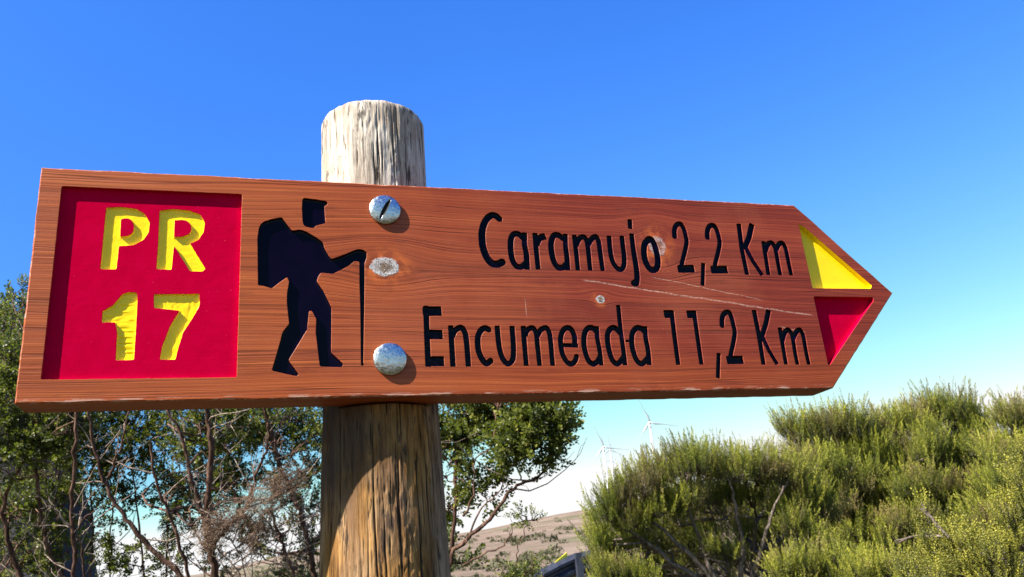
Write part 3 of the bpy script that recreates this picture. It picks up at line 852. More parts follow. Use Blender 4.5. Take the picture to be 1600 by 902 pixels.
def build_post():
    na = 460
    zs = np.concatenate([np.linspace(-0.3, ZB - 0.30, 30), np.linspace(ZB - 0.297, ZB + 0.012, 330), np.linspace(ZB + 0.02, ZB + 0.18, 12), np.linspace(ZB + 0.186, TOPZ - 0.010, 110)])
    th = np.arange(na) / na * 2 * math.pi
    TH_, ZZ = np.meshgrid(th, zs, indexing='ij')
    arc = TH_ * PR_ * 1000                       # mm around
    U = TH_ / (2 * math.pi)
    zz = ZZ * 1000
    r = np.full_like(TH_, PR_ * 1000)
    r += 0.55 * np.sin(TH_ + 0.7) + 0.4 * np.sin(2 * TH_ + 1.0)
    r += np.clip(ZB - ZZ, 0, 0.32) * 27
    r += 0.45 * vnoise(U * 40, zz * 0.010, 1, 40) + 0.32 * vnoise(U * 120, zz * 0.02, 2, 120) + 0.22 * vnoise(U * 300, zz * 0.06, 3, 300)
    gouge = np.zeros_like(r); crack = np.zeros_like(r)
    rg = np.random.default_rng(5)
    for k in range(420):
        a0 = rg.uniform(0, 2 * math.pi); zc = rg.uniform((ZB - 0.33) * 1000, TOPZ * 1000)
        ln = rg.choice([8, 14, 25, 45]) * rg.uniform(0.6, 1.3); wd = rg.uniform(0.30, 0.75); dp = rg.uniform(0.6, 2.2)
        if k < 9:
            a0 = math.radians([-140, -118, -104, -93, -82, -75, -64, -50, -38][k]) + 2 * math.pi; zc = (ZB + [-0.2, -.22, -.12, .25, -.1, .24, -.15, -.2, .25][k]) * 1000; ln = [90, 120, 150, 50, 90, 60, 110, 170, 70][k]; wd = 0.55; dp = 2.4
        path = a0 + (0.9 * vnoise(zz * 0.012, k * 3.1 + 0 * zz, 40 + k) + 0.35 * vnoise(zz * 0.08, k * 1.7 + 0 * zz, 90)) / (PR_ * 1000)
        path = path + rg.uniform(-0.0004, 0.0004) * (zz - zc)
        da = (TH_ - path + math.pi) % (2 * math.pi) - math.pi
        along = np.clip(1 - np.abs(zz - zc) / ln, 0, 1) ** 0.5
        f = np.exp(-(da * PR_ * 1000 / (wd * (0.4 + 0.6 * along))) ** 2) * along
        gouge = np.maximum(gouge, f * dp); crack = np.maximum(crack, f)
    # torn, chipped patch below the board
    def patch(ac, zc, ra, rz, dp, seed):
        nonlocal gouge, crack
        da = ((TH_ - math.radians(ac) - 2 * math.pi + math.pi) % (2 * math.pi) - math.pi) * PR_ * 1000
        d2 = (da / ra) ** 2 + ((zz - zc * 1000) / rz) ** 2
        n = 0.5 + 0.5 * vnoise(U * 170, zz * 0.09, seed, 170)
        n2 = 0.5 + 0.5 * vnoise(U * 90, zz * 0.13 + 3 * vnoise(U * 30, zz * 0.02, 5, 30), seed + 1, 90)
        gg = np.exp(-d2) * np.clip((n * 0.65 + n2 * 0.5) - 0.42, 0, 1) * dp
        gouge = np.maximum(gouge, gg); crack = np.maximum(crack, np.clip(gg / dp * 1.5 - 0.45, 0, 0.5))
    patch(-90, ZB - 0.082, 19, 9, 4.0, 201); patch(-76, ZB - 0.125, 9, 22, 4.5, 203); patch(-100, ZB - 0.05, 16, 12, 2.5, 205)
    patch(-88, ZB + 0.275, 26, 16, 3.0, 207); patch(-70, ZB + 0.24, 10, 30, 3.0, 209); patch(-95, ZB - 0.15, 24, 24, 2.6, 211)
    r = r - gouge
    X = r * np.cos(TH_) / 1000; Y = r * np.sin(TH_) / 1000
    # notch behind the board: flat back wall
    inn = (ZZ > ZB - 0.0015) & (ZZ < ZB + 0.2015)
    ylim = (TH / 1000 - OFF[1]) + 0.001
    Y = np.where(inn, np.maximum(Y, ylim), Y)
    V = np.stack([X, Y, ZZ], -1)                  # (na, nz, 3)
    nz = len(zs)
    i = np.arange(na)[:, None]; j = np.arange(nz - 1)[None, :]
    a = i * nz + j; b = ((i + 1) % na) * nz + j
    Fq = np.stack([a, b, b + 1, a + 1], -1).reshape(-1, 4)
    Vf = V.reshape(-1, 3); tint = crack.reshape(-1)
    # rounded top
    tops = []; tt = []
    prof = [(0.9975, -0.0078), (0.992, -0.0058), (0.978, -0.0036), (0.955, -0.0018), (0.92, -0.0006), (0.86, 0.0), (0.7, 0.0004), (0.5, 0.0008), (0.3, 0.001), (0.1, 0.001)]
    last = V[:, -1, :2]
    for q, (s_, dz) in enumerate(prof):
        nn = 0.0005 * vnoise(np.cos(th) * s_ * 9, np.sin(th) * s_ * 9, 77)
        tops.append(np.c_[last[:, 0] * s_, last[:, 1] * s_, np.full(na, TOPZ + dz) + nn]); tt.append(crack[:, -1] * max(0, 1 - q / 6))
    n0 = len(Vf)
    Vf = np.concatenate([Vf] + tops + [np.array([[0, 0, TOPZ + 0.001]])]); tint = np.concatenate([tint] + tt + [[0]])
    fl = [Fq]
    ii = np.arange(na); jj = (ii + 1) % na
    fl.append(np.c_[ii * nz + nz - 1, jj * nz + nz - 1, n0 + jj, n0 + ii])
    for k in range(len(prof) - 1):
        p = n0 + k * na; q = p + na
        fl.append(np.c_[p + ii, p + jj, q + jj, q + ii])
    Fa = np.concatenate(fl)
    p = n0 + (len(prof) - 1) * na; c = len(Vf) - 1
    tri = [(int(p + k), int(p + (k + 1) % na), c) for k in range(na)]
    faces = [tuple(f) for f in Fa.tolist()] + tri
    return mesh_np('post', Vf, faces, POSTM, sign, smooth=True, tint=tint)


post = build_post()


def bolt(px, py, slot):
    u, v = bd(px, py)
    R0, H0 = 14.3, 5.2
    nr_, na = 34, 72
    V = []; sl = slot is not None
    for i in range(nr_ + 1):
        q = i / nr_
        for k in range(na):
            a = 2 * math.pi * k / na
            r = R0 * min(1.0, q * 1.06)
            yy = -(0.8 + (H0 - 0.8) * math.sqrt(max(0, 1 - (q * 0.985) ** 2.2))) if q < 0.985 else 0.0
            x_, z_ = r * math.cos(a), r * math.sin(a)
            yy += 0.10 * float(vnoise(x_ * 0.35, z_ * 0.35, 31))
            if sl:
                c, s = math.cos(slot), math.sin(slot)
                pe = -x_ * s + z_ * c; al = x_ * c + z_ * s
                if abs(al) < 11.5:
                    hw = 1.5 * (1 - (al / 12.5) ** 2)
                    yy += 3.0 * max(0.0, 1 - (abs(pe) / hw) ** 3) if abs(pe) < hw else 0.0
                    yy = min(yy, -0.5)
            V.append((x_, yy, z_))
    Fq = []
    for i in range(nr_):
        for k in range(na):
            a = i * na + k; b = i * na + (k + 1) % na
            Fq.append((a, b, b + na, a + na))
    mi_ = []; sm_ = []
    for f in Fq:
        d_ = 0
        if sl:
            c_ = np.mean([V[i] for i in f], 0); c, s = math.cos(slot), math.sin(slot)
            al = c_[0] * c + c_[2] * s
            if abs(-c_[0] * s + c_[2] * c) < 2.3 * (1 - (al / 12.5) ** 2): d_ = 1
        mi_.append(d_); sm_.append(True)
    o = mesh_np('bolt', np.array(V) * 0.001, Fq, [METAL, SLOT_SHADE], sign, smooth=sm_, mat_idx=mi_)
    o.location = Vector((u, 0.0001, v + ZB)) - Vector(OFF)
    return o


bolt(601, 329, math.radians(63))['label'] = 'upper domed bolt head with a diagonal slot'
bolt(609, 562, None)['label'] = 'lower domed bolt head without a slot'

# ================================================================== vegetation and land
def leaf_mat(name, dark, mid, light, rough=0.45, sub=0.0, var=1.0, brown=0.0):
    g = G(name)
    t = g.attr('tint')
    n = g.noise(g.obj(), 9.0, 2.0)
    f = g.m('ADD', t, g.m('MULTIPLY', g.m('SUBTRACT', n, 0.5), 0.5 * var))
    col = g.ramp(f, [(0.05, dark), (0.5, mid), (0.95, light)])
    if brown:
        bn = g.mr(g.m('ADD', g.noise(g.obj(), 3.2, 3.0, 0.6), g.m('MULTIPLY', g.noise(g.obj(), 26.0, 2.0), 0.35)), 0.66, 0.82, 0.0, brown)
        col = g.mix(bn, col, g.ramp(t, [(0.1, (0.05, 0.032, 0.016)), (0.9, (0.26, 0.17, 0.09))]))
        ol = g.mr(g.noise(g.vm('ADD', g.obj(), (7.0, 3.0, 1.0)), 1.6, 2.0, 0.5), 0.42, 0.62, 0.0, 0.55)
        col = g.mix(ol, col, g.mix(0.5, col, (0.10, 0.14, 0.012, 1)))
    g.set(color=col, rough=rough, spec=0.35)
    if sub:
        tr = g.t.nodes.new('ShaderNodeBsdfTranslucent'); g.link(g.mix(0.5, col, (0.30, 0.40, 0.03, 1)), tr.inputs[0])
        mx = g.t.nodes.new('ShaderNodeMixShader'); mx.inputs[0].default_value = sub
        g.t.links.new(g.b.outputs[0], mx.inputs[1]); g.t.links.new(tr.outputs[0], mx.inputs[2]); g.t.links.new(mx.outputs[0], g.out.inputs['Surface'])
    return g.mat


def bark_mat(name, c1, c2, c3, sc=1.0):
    g = G(name)
    n = g.noise(g.vm('MULTIPLY', g.obj(), (60 * sc, 60 * sc, 14 * sc)), 1.0, 4.0, 0.65)
    n2 = g.noise(g.obj(), 5.0, 3.0)
    col = g.ramp(g.m('ADD', g.m('MULTIPLY', n, 0.7), g.m('MULTIPLY', n2, 0.3)), [(0.35, c1), (0.5, c2), (0.66, c3)])
    g.set(color=col, rough=0.85, spec=0.2, normal=g.bump(n, 0.004, 0.8))
    return g.mat


LAUREL = leaf_mat('laurel_leaf', (0.014, 0.024, 0.005), (0.070, 0.082, 0.012), (0.27, 0.26, 0.050), 0.45, 0.30)
HEATH = leaf_mat('heath_needles', (0.012, 0.015, 0.004), (0.150, 0.165, 0.014), (0.41, 0.395, 0.048), 0.65, 0.25, brown=0.75)
HEATH_Y = leaf_mat('young_heath_needles', (0.03, 0.038, 0.008), (0.13, 0.130, 0.014), (0.32, 0.29, 0.036), 0.6, 0.2)
DEADM = leaf_mat('dead_sprays', (0.06, 0.033, 0.02), (0.13, 0.078, 0.05), (0.26, 0.18, 0.12), 0.8, 0.0)
BARK_R = bark_mat('reddish_bark', (0.018, 0.010, 0.008), (0.065, 0.032, 0.021), (0.22, 0.130, 0.095))
BARK_G = bark_mat('grey_bark', (0.03, 0.023, 0.019), (0.11, 0.085, 0.07), (0.24, 0.20, 0.17))
TWIG = bark_mat('dry_twig_bark', (0.06, 0.042, 0.032), (0.19, 0.14, 0.11), (0.42, 0.34, 0.29))


def unit(v):
    return v / (np.linalg.norm(v, axis=-1, keepdims=True) + 1e-9)


class Tubes:
    def __init__(self): self.V = []; self.F = []; self.n = 0
    def add(self, pts, r0, r1, k=5, jit=0.0):
        P = np.array(pts, float); n = len(P)
        if n < 2: return
        t = unit(np.gradient(P, axis=0)); up = np.array([0.3, 0.7, 0.2])
        a = np.zeros_like(t); a[0] = unit(np.cross(t[0], up if abs(t[0] @ up) < 0.7 else np.array([1.0, 0, 0])))
        for i in range(1, n):
            v = a[i - 1] - t[i] * (a[i - 1] @ t[i]); a[i] = v / (np.linalg.norm(v) + 1e-9)
        b = np.cross(t, a)
        r = np.linspace(r0, r1, n) * (1 + jit * RNG.uniform(-1, 1, n))
        ang = np.arange(k) / k * 2 * math.pi
        ring_ = P[:, None] + r[:, None, None] * (np.cos(ang)[None, :, None] * a[:, None] + np.sin(ang)[None, :, None] * b[:, None])
        self.V.append(ring_.reshape(-1, 3))
        i = np.arange(n - 1)[:, None]; j = np.arange(k)[None, :]; j2 = (j + 1) % k
        f = np.stack([i * k + j + 0 * j2, i * k + j2, (i + 1) * k + j2, (i + 1) * k + j], -1).reshape(-1, 4) + self.n
        self.F.append(f); self.n += n * k
    def build(self, name, mat, parent, base):
        if not self.V: return None
        return mesh_np(name, np.concatenate(self.V) - base, np.concatenate(self.F), mat, parent, smooth=True)


def curve_pts(a, b, bend=0.15, n=6, sag=0.0):
    a = np.array(a, float); b = np.array(b, float); L = np.linalg.norm(b - a)
    o1 = RNG.normal(0, bend * L, 3); o2 = RNG.normal(0, bend * L * 0.5, 3)
    t = np.linspace(0, 1, n)[:, None]
    p = a + (b - a) * t + o1 * np.sin(math.pi * t) + o2 * np.sin(2 * math.pi * t)
    p[:, 2] -= sag * L * np.sin(math.pi * t[:, 0])
    return p


def frames(d, roll):
    """rotation matrices whose z axis is d"""
    d = unit(d); h = np.where(np.abs(d[:, 2:3]) < 0.9, np.array([[0, 0, 1.0]]), np.array([[1.0, 0, 0]]))
    x = unit(np.cross(h, d)); y = np.cross(d, x)
    c = np.cos(roll)[:, None]; s = np.sin(roll)[:, None]
    return np.stack([x * c + y * s, -x * s + y * c, d], -1)      # columns


def scatter(templates, pos, dirs, scale, tint, stretch=None):
    """join many placed copies of small triangle templates; returns V,F,tint"""
    pos = np.asarray(pos); n = len(pos)
    which = RNG.integers(0, len(templates), n)
    R_ = frames(np.asarray(dirs), RNG.uniform(0, 6.283, n))
    Vs = []; Fs = []; Ts = []; off = 0
    for k, (tv, tf, tt) in enumerate(templates):
        m_ = which == k; c = int(m_.sum())
        if not c: continue
        v = np.einsum('nij,vj->nvi', R_[m_], tv) * np.asarray(scale)[m_][:, None, None] + pos[m_][:, None, :]
        f = tf[None] + (np.arange(c) * len(tv))[:, None, None] + off
        Vs.append(v.reshape(-1, 3)); Fs.append(f.reshape(-1, 3)); Ts.append((tt[None] + np.asarray(tint)[m_][:, None]).reshape(-1)); off += c * len(tv)
    return np.concatenate(Vs), np.concatenate(Fs), np.concatenate(Ts)


def sprig_template(seed, nleaf=15, L=0.085, leaf=0.017, width=0.36, spread=0.9):
    rg = np.random.default_rng(seed); V = []; F = []; T = []
    for i in range(nleaf):
        h = L * (0.15 + 0.85 * i / nleaf); a = i * 2.4 + rg.uniform(-.4, .4)
        tilt = spread * (1.15 - 0.6 * i / nleaf) * rg.uniform(0.7, 1.2)
        d = np.array([math.cos(a) * math.sin(tilt), math.sin(a) * math.sin(tilt), math.cos(tilt)])
        s = unit(np.cross(d, np.array([0.1, 0.2, 1.0]))) ; nrm = np.cross(d, s)
        l = leaf * rg.uniform(0.75, 1.2); w = l * width
        b = np.array([0, 0, h]) + d * 0.002
        n0 = len(V)
        V += [b, b + d * l * 0.5 + s * w + nrm * w * 0.35, b + d * l, b + d * l * 0.5 - s * w + nrm * w * 0.35]
        F += [(n0, n0 + 1, n0 + 2), (n0, n0 + 2, n0 + 3)]
        tt = rg.uniform(-0.16, 0.16) + 0.18 * i / nleaf; T += [tt] * 4
    n0 = len(V); r = 0.0011                        # the twig that carries them
    V += [np.array([r, 0, 0]), np.array([-r, r, 0]), np.array([-r, -r, 0]), np.array([0, 0, L])]
    F += [(n0, n0 + 1, n0 + 3), (n0 + 1, n0 + 2, n0 + 3), (n0 + 2, n0, n0 + 3)]; T += [-0.2] * 4
    return np.array(V), np.array(F), np.array(T)


def plume_template(seed, n=104, L=0.145, R0=0.024, nl=0.0115, w=0.0021):
    """upright heath shoot: needles set all round a stem, slim towards the tip"""
    rg = np.random.default_rng(seed); V = []; F = []; T = []
    bend = rg.uniform(-0.02, 0.02, 2)
    for i in range(n):
        q = (i + rg.uniform(0, 1)) / n; a = rg.uniform(0, 6.283)
        rad = R0 * (1 - q) ** 0.6 * rg.uniform(0.1, 0.7)
        b = np.array([math.cos(a) * rad + bend[0] * q * q, math.sin(a) * rad + bend[1] * q * q, L * q])
        tilt = rg.uniform(0.45, 1.35) * (1.05 - 0.7 * q)
        d = np.array([math.cos(a) * math.sin(tilt), math.sin(a) * math.sin(tilt), math.cos(tilt)])
        s = unit(np.cross(d, rg.normal(0, 1, 3))); l = nl * rg.uniform(0.7, 1.3) * (1 - 0.35 * q)
        n0 = len(V)
        V += [b - s * w, b + s * w, b + d * l]; F.append((n0, n0 + 1, n0 + 2))
        tt = -0.15 + 0.38 * q + rg.uniform(-0.14, 0.14); T += [tt, tt, tt + 0.12]
    n0 = len(V); r = 0.0013
    V += [np.array([r, 0, -0.03]), np.array([-r, r, -0.03]), np.array([-r, -r, -0.03]), np.array([bend[0], bend[1], L * 0.96])]
    F += [(n0, n0 + 1, n0 + 3), (n0 + 1, n0 + 2, n0 + 3), (n0 + 2, n0, n0 + 3)]; T += [-0.35] * 4
    return np.array(V), np.array(F), np.array(T)


SPRIGS = [sprig_template(i) for i in range(7)]
SPRIGS_S = [sprig_template(20 + i, 13, 0.075, 0.015, 0.34, 1.0) for i in range(4)]
PLUMES = [plume_template(i) for i in range(4)] + [plume_template(10, 130, 0.19, 0.020), plume_template(11, 70, 0.085, 0.026), plume_template(12, 60, 0.16, 0.013), plume_template(13, 90, 0.11, 0.018, 0.014, 0.0016), plume_template(14, 46, 0.20, 0.010, 0.012, 0.0017)]
PLUMES_SM = [plume_template(30 + i, 46, 0.11, 0.012, 0.012, 0.0012) for i in range(5)]
DEAD_T = [plume_template(50 + i, 34, 0.10, 0.010, 0.014, 0.0011) for i in range(4)]
YOUNG = [sprig_template(40 + i, 22, 0.12, 0.010, 0.34, 0.85) for i in range(5)]


# ------------------------------------------------------------------ terrain
def ground_z(x, y):
    """height of the land (world z) : level by the post, rising slope and long ridge ahead"""
    x = np.asarray(x, float); y = np.asarray(y, float)
    dx = x - CAM[0]; dy = y - CAM[1]; r = np.hypot(dx, dy) + 1e-6
    az = np.arctan2(dx, dy)                         # 0 = straight ahead, + = right
    prof = np.interp(np.log(r), np.log([0.5, 3.0, 6.0, 12.0, 22.0, 40.0, 120.0, 400.0, 850.0, 1100.0, 4000.0, 9000.0]),
                     np.array([0, 0, 0.04, 0, 0, 0, 0, 0, 0, 0, 0, 0]) * 0.0)
    # elevation angle (tangent) of the surface as seen from the eye
    ridge = 0.066 + 0.018 * np.clip((az - 0.28) / 0.22, -1.6, 1.0) + 0.004 * np.sin(az * 9 + 1.0) + 0.0022 * np.sin(az * 23)
    front = 0.5 + 0.5 * np.tanh((np.cos(az) - 0.25) * 4)
    ridge = ridge * front + 0.010 * (1 - front)
    tl = np.log(r)
    tan_e = np.interp(tl, np.log([12.0, 22.0, 40.0, 120.0, 400.0, 850.0, 1e5]), [-0.034, -0.012, 0.002, 0.030, 0.056, 0.0668, 0.0668])
    tan_e = np.where(tan_e > 0, tan_e * ridge / 0.066, tan_e)
    far = (ZB - 0.157) + np.minimum(r, 850) * tan_e
    far = far - np.maximum(r - 850, 0) * 0.012
    base = far * front + (0.2 + 0.010 * np.minimum(r, 900)) * (1 - front)
    near = np.clip((r - 2.5) / 9.5, 0, 1)
    near = near * near * (3 - 2 * near)
    z = base * near
    lump = vnoise(x * 0.02, y * 0.02, 4) * 0.9 + vnoise(x * 0.006, y * 0.006, 5) * 3.0
    z = z + lump * np.clip((r - 60) / 300, 0, 1) + 0.03 * vnoise(x * 0.9, y * 0.9, 6) * np.clip(r - 1, 0, 1)
    return z


def build_ground():
    rr = np.concatenate([[0.0], np.geomspace(0.4, 9000, 210)])
    na = 360
    aa = np.arange(na) / na * 2 * math.pi
    A, R_ = np.meshgrid(aa, rr[1:], indexing='xy')
    X = CAM[0] + R_ * np.sin(A); Y = CAM[1] + R_ * np.cos(A)
    Zg = ground_z(X, Y)
    V = np.stack([X, Y, Zg], -1).reshape(-1, 3)
    c = len(V); V = np.concatenate([V, [[CAM[0], CAM[1], float(ground_z(CAM[0], CAM[1]))]]])
    n = len(rr) - 1
    i = np.arange(n - 1)[:, None]; j = np.arange(na)[None]; j2 = (j + 1) % na
    Fq = np.stack([i * na + j, (i + 1) * na + j, (i + 1) * na + j2, i * na + j2 + 0 * j], -1).reshape(-1, 4)
    faces = Fq[:, ::-1].tolist() + [(c, int((k + 1) % na), k) for k in range(na)]
    g = G('dry_mountain_grass')
    o1 = g.noise(g.obj(), 0.035, 5.0, 0.6); o2 = g.noise(g.obj(), 0.6, 5.0, 0.65); o3 = g.noise(g.obj(), 12.0, 4.0, 0.7)
    col = g.ramp(g.m('ADD', g.m('MULTIPLY', o1, 0.5), g.m('MULTIPLY', o2, 0.5)), [(0.34, (0.09, 0.060, 0.043)), (0.5, (0.165, 0.118, 0.088)), (0.66, (0.25, 0.19, 0.15))])
    gr = g.mr(g.noise(g.obj(), 0.022, 6.0, 0.65), 0.52, 0.60)
    col = g.mix(g.m('MULTIPLY', gr, 0.7), col, (0.07, 0.08, 0.03, 1))
    col = g.mix(g.mr(o3, 0.3, 0.7, 0.0, 0.35), col, (0.12, 0.09, 0.06, 1))
    soil = g.ramp(g.m('ADD', g.m('MULTIPLY', o2, 0.5), g.m('MULTIPLY', o3, 0.5)), [(0.38, (0.020, 0.018, 0.010)), (0.5, (0.045, 0.042, 0.018)), (0.64, (0.085, 0.065, 0.045))])
    nd = g.mr(g.m('ADD', g.vm('LENGTH', g.obj()).node.outputs['Value'], g.m('MULTIPLY', o2, 14.0)), 17.0, 36.0)
    col = g.mix(nd, soil, col)
    g.set(color=col, rough=0.95, spec=0.1, normal=g.bump(g.m('ADD', o2, g.m('MULTIPLY', o3, 0.3)), 0.25, 0.4))
    o = mesh_np('ground', V, [tuple(f) for f in faces], g.mat, None, smooth=True)
    return tag(o, kind='structure')


build_ground()


# ---- shaded crag rising behind the trees on the left
def build_crag():
    nx, nz = 90, 40
    D = 70.0
    prof = [(-520, 330), (-300, 300), (-160, 350), (-60, 425), (0, 466), (30, 486), (62, 580), (96, 660), (128, 780), (150, 900), (180, 1000)]
    V = []
    for i in range(nx):
        t = i / (nx - 1); px = -520 + 750 * t
        py = float(np.interp(px, [p[0] for p in prof], [p[1] for p in prof]))
        dep = D + 22 * (1 - t)
        top = at(px, py, dep)
        for j in range(nz):
            s = j / (nz - 1)
            # the face falls towards the valley on the right, the back slopes away from the eye
            if s < 0.6:
                q = s / 0.6
                base = at(px, 1010, dep - 6)
                P = base + (top - base) * (q ** 0.8)
                P[1] -= 10 * (1 - q)
            else:
                q = (s - 0.6) / 0.4
                P = top + np.array([-8 * q, 55 * q, -(top[2] - 0.5) * q ** 1.3])
            nz_ = 1.6 * float(vnoise(P[0] * 0.11, P[2] * 0.16 + P[1] * 0.05, 12)) + 0.7 * float(vnoise(P[0] * 0.4, P[2] * 0.5, 13))
            P = P + np.array([nz_ * 0.5, nz_, 0.25 * nz_])
            V.append(P)
    i = np.arange(nx - 1)[:, None]; j = np.arange(nz - 1)[None]
    Fq = np.stack([i * nz + j, (i + 1) * nz + j, (i + 1) * nz + j + 1, i * nz + j + 1], -1).reshape(-1, 4)
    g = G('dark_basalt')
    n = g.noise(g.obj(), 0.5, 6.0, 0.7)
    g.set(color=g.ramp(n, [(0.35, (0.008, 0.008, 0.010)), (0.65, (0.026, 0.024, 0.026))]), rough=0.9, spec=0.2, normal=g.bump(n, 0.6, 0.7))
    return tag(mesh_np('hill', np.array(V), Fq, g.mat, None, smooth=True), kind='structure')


build_crag()


# ------------------------------------------------------------------ trees with laurel-like leaves
def px_r(r, depth): return r * depth / F


def broadleaf(name, label, cat, group, stems, clumps, base, seed, leaf_n=1.0, mat=LAUREL, twigs=0, templ=None, dead=None, sprig_scale=1.0):
    """stems: [(points[(px,py,depth)], r0, r1, bark)], clumps: [(px,py,depth,rpx,count)]"""
    global RNG
    RNG = np.random.default_rng(seed)
    b = np.array(base, float)
    root = empty(name, b, label, cat, group)
    trunk = Tubes(); br = Tubes(); grey = Tubes()
    sk = []
    for q, (pp, r0, r1, bark) in enumerate(stems):
        P = np.array([at(*p) for p in pp])
        P = np.array(smooth_pts([tuple(p) for p in P], 5))
        P = P + RNG.normal(0, 0.0035, P.shape)
        (trunk if bark == 0 else br if bark == 1 else grey).add(P, r0, r1, 8, 0.10)
        sk += [tuple(p) for p in P]
    sk = np.array(sk)
    pos = []; dirs = []; sc = []; ti = []
    for (px, py, dep, rp, cnt) in clumps:
        c = at(px, py, dep); r = px_r(rp, dep)
        # carrying branch from the nearest lower skeleton point
        d = np.linalg.norm(sk - c, axis=1) + np.where(sk[:, 2] > c[2], 0.25, 0)
        j = int(np.argmin(d)); L = d[j]
        P = curve_pts(sk[j], c, 0.09, 7)
        br.add(P, 0.0028 + 0.0035 * min(L, 1), 0.0016, 5, 0.1)
        n = int(cnt * leaf_n * 1.02)
        m_ = max(3, n // 7)
        subs = c + RNG.normal(0, 1, (m_, 3)) * np.array([r, r * 0.9, r]) * 0.55
        for s_ in subs:
            br.add(curve_pts(P[RNG.integers(3, 7)], s_, 0.12, 4), 0.0026, 0.0012, 4)
        k = RNG.integers(0, m_, n)
        pp = subs[k] + RNG.normal(0, r * 0.20, (n, 3))
        dd = unit(pp - c) * 0.8 + np.array([0, 0, 0.55]) + RNG.normal(0, 0.45, (n, 3))
        pos.append(pp); dirs.append(dd); sc.append(RNG.uniform(0.7, 1.15, n) * sprig_scale); ti.append(RNG.uniform(0.15, 0.62, n) + RNG.uniform(-0.1, 0.1))
    pos = np.concatenate(pos); dirs = np.concatenate(dirs); sc = np.concatenate(sc); ti = np.concatenate(ti)
    V, Fc, T = scatter(templ or SPRIGS, pos, dirs, sc, ti)
    for k in range(twigs):                            # leafless dry twigs low in the tree
        a = sk[RNG.integers(0, len(sk))]
        e = a + np.array([RNG.normal(0, 0.16), RNG.normal(0, 0.12), RNG.uniform(0.02, 0.30)])
        P = curve_pts(a, e, 0.10, 6); grey.add(P, 0.0032, 0.0009, 4)
        for q in range(3):
            a2 = P[RNG.integers(1, 5)]
            grey.add(curve_pts(a2, a2 + RNG.normal(0, 0.05, 3) + np.array([0, 0, 0.04]), 0.1, 4), 0.0015, 0.0006, 3)
    trunk.build('trunk', BARK_R, root, b)
    tag(br.build('branches', BARK_R, root, b), kind='stuff')
    if grey.V: tag(grey.build('dry_twigs', TWIG, root, b), kind='stuff')
    tag(mesh_np('crown', V - b, Fc, mat, root, tint=T), kind='stuff')
    if dead:
        pp = []; dd = []
        for (x0, y0, x1, y1, dep, rp, cnt) in dead:
            t = RNG.uniform(0, 1, cnt); t = t ** 0.9
            w_ = rp * (0.35 + 0.9 * np.sin(np.pi * np.clip(t * 0.85 + 0.1, 0, 1)))
            for q in range(cnt):
                pp.append(at(x0 + (x1 - x0) * t[q] + RNG.normal(0, w_[q] * 0.5), y0 + (y1 - y0) * t[q] + RNG.normal(0, w_[q] * 0.45), dep + RNG.normal(0, 0.04)))
                e = at(x1, y1, dep) - at(x0, y0, dep)
                dd.append(unit(e) + RNG.normal(0, 0.45, 3))
        V, Fc, T = scatter(DEAD_T, np.array(pp), np.array(dd), RNG.uniform(0.6, 1.1, len(pp)), RNG.uniform(0.2, 0.7, len(pp)))
        tag(mesh_np('dead_spray', V - b, Fc, DEADM, root, tint=T), 'dry brown spray of dead foliage', kind='stuff')
    return root


def gz(x, y): return float(ground_z(x, y))
def foot(px, dep):
    p = at(px, 1000, dep); return np.array([p[0], p[1], gz(p[0], p[1])])
def stem_to_ground(pp):
    """continue a traced stem down to the land"""
    (x, y, d) = pp[-1]; (x2, y2, d2) = pp[-2]
    p = at(x, y, d); g_ = gz(p[0], p[1])
    k = 0
    while p[2] > g_ - 0.03 and k < 12:
        y += 130; x += (x - x2) / max(30, (y - 130 - y2)) * 45; d2 = d
        pp = pp + [(x, y, d)]; p = at(x, y, d); k += 1
    return pp


T1, T2, T3 = 3.7, 4.1, 4.6
TG = 'scrubby broadleaf trees behind the sign'
sg = stem_to_ground
broadleaf('broadleaf_tree', 'leftmost dense tree, its leafy top showing past the left end of the board', 'tree', TG,
          [(sg([(52, 640, T2), (50, 700, T2), (22, 745, T2), (4, 800, T2), (20, 870, T2), (36, 915, T2)]), 0.006, 0.02, 0),
           (sg([(40, 560, T2), (58, 660, T2), (46, 710, T2), (58, 745, T2), (64, 800, T2), (78, 860, T2), (100, 920, T2)]), 0.006, 0.013, 1)],
          [(60, 800, T3, 30, 60), (35, 850, T3, 30, 60), (70, 890, T3, 30, 50), (5, 790, T3, 34, 60), (20, 500, T3, 26, 70), (38, 470, T3 - .1, 14, 26), (34, 452, T3 - .1, 6, 6), (12, 560, T2, 36, 110), (-30, 520, T3, 40, 90), (-60, 620, T2, 50, 120), (25, 620, T2, 40, 120), (60, 560, T3, 40, 70),
           (60, 680, T2, 45, 130), (20, 700, T2, 40, 110), (-40, 720, T2, 50, 90), (80, 620, T3, 40, 60), (30, 790, T3, 36, 55), (90, 740, T3, 36, 80), (60, 850, T3, 40, 45), (15, 850, T3, 30, 45), (100, 660, T3, 36, 80), (20, 900, T3, 30, 30)],
          foot(20, T2), 101, 1.45, twigs=44)
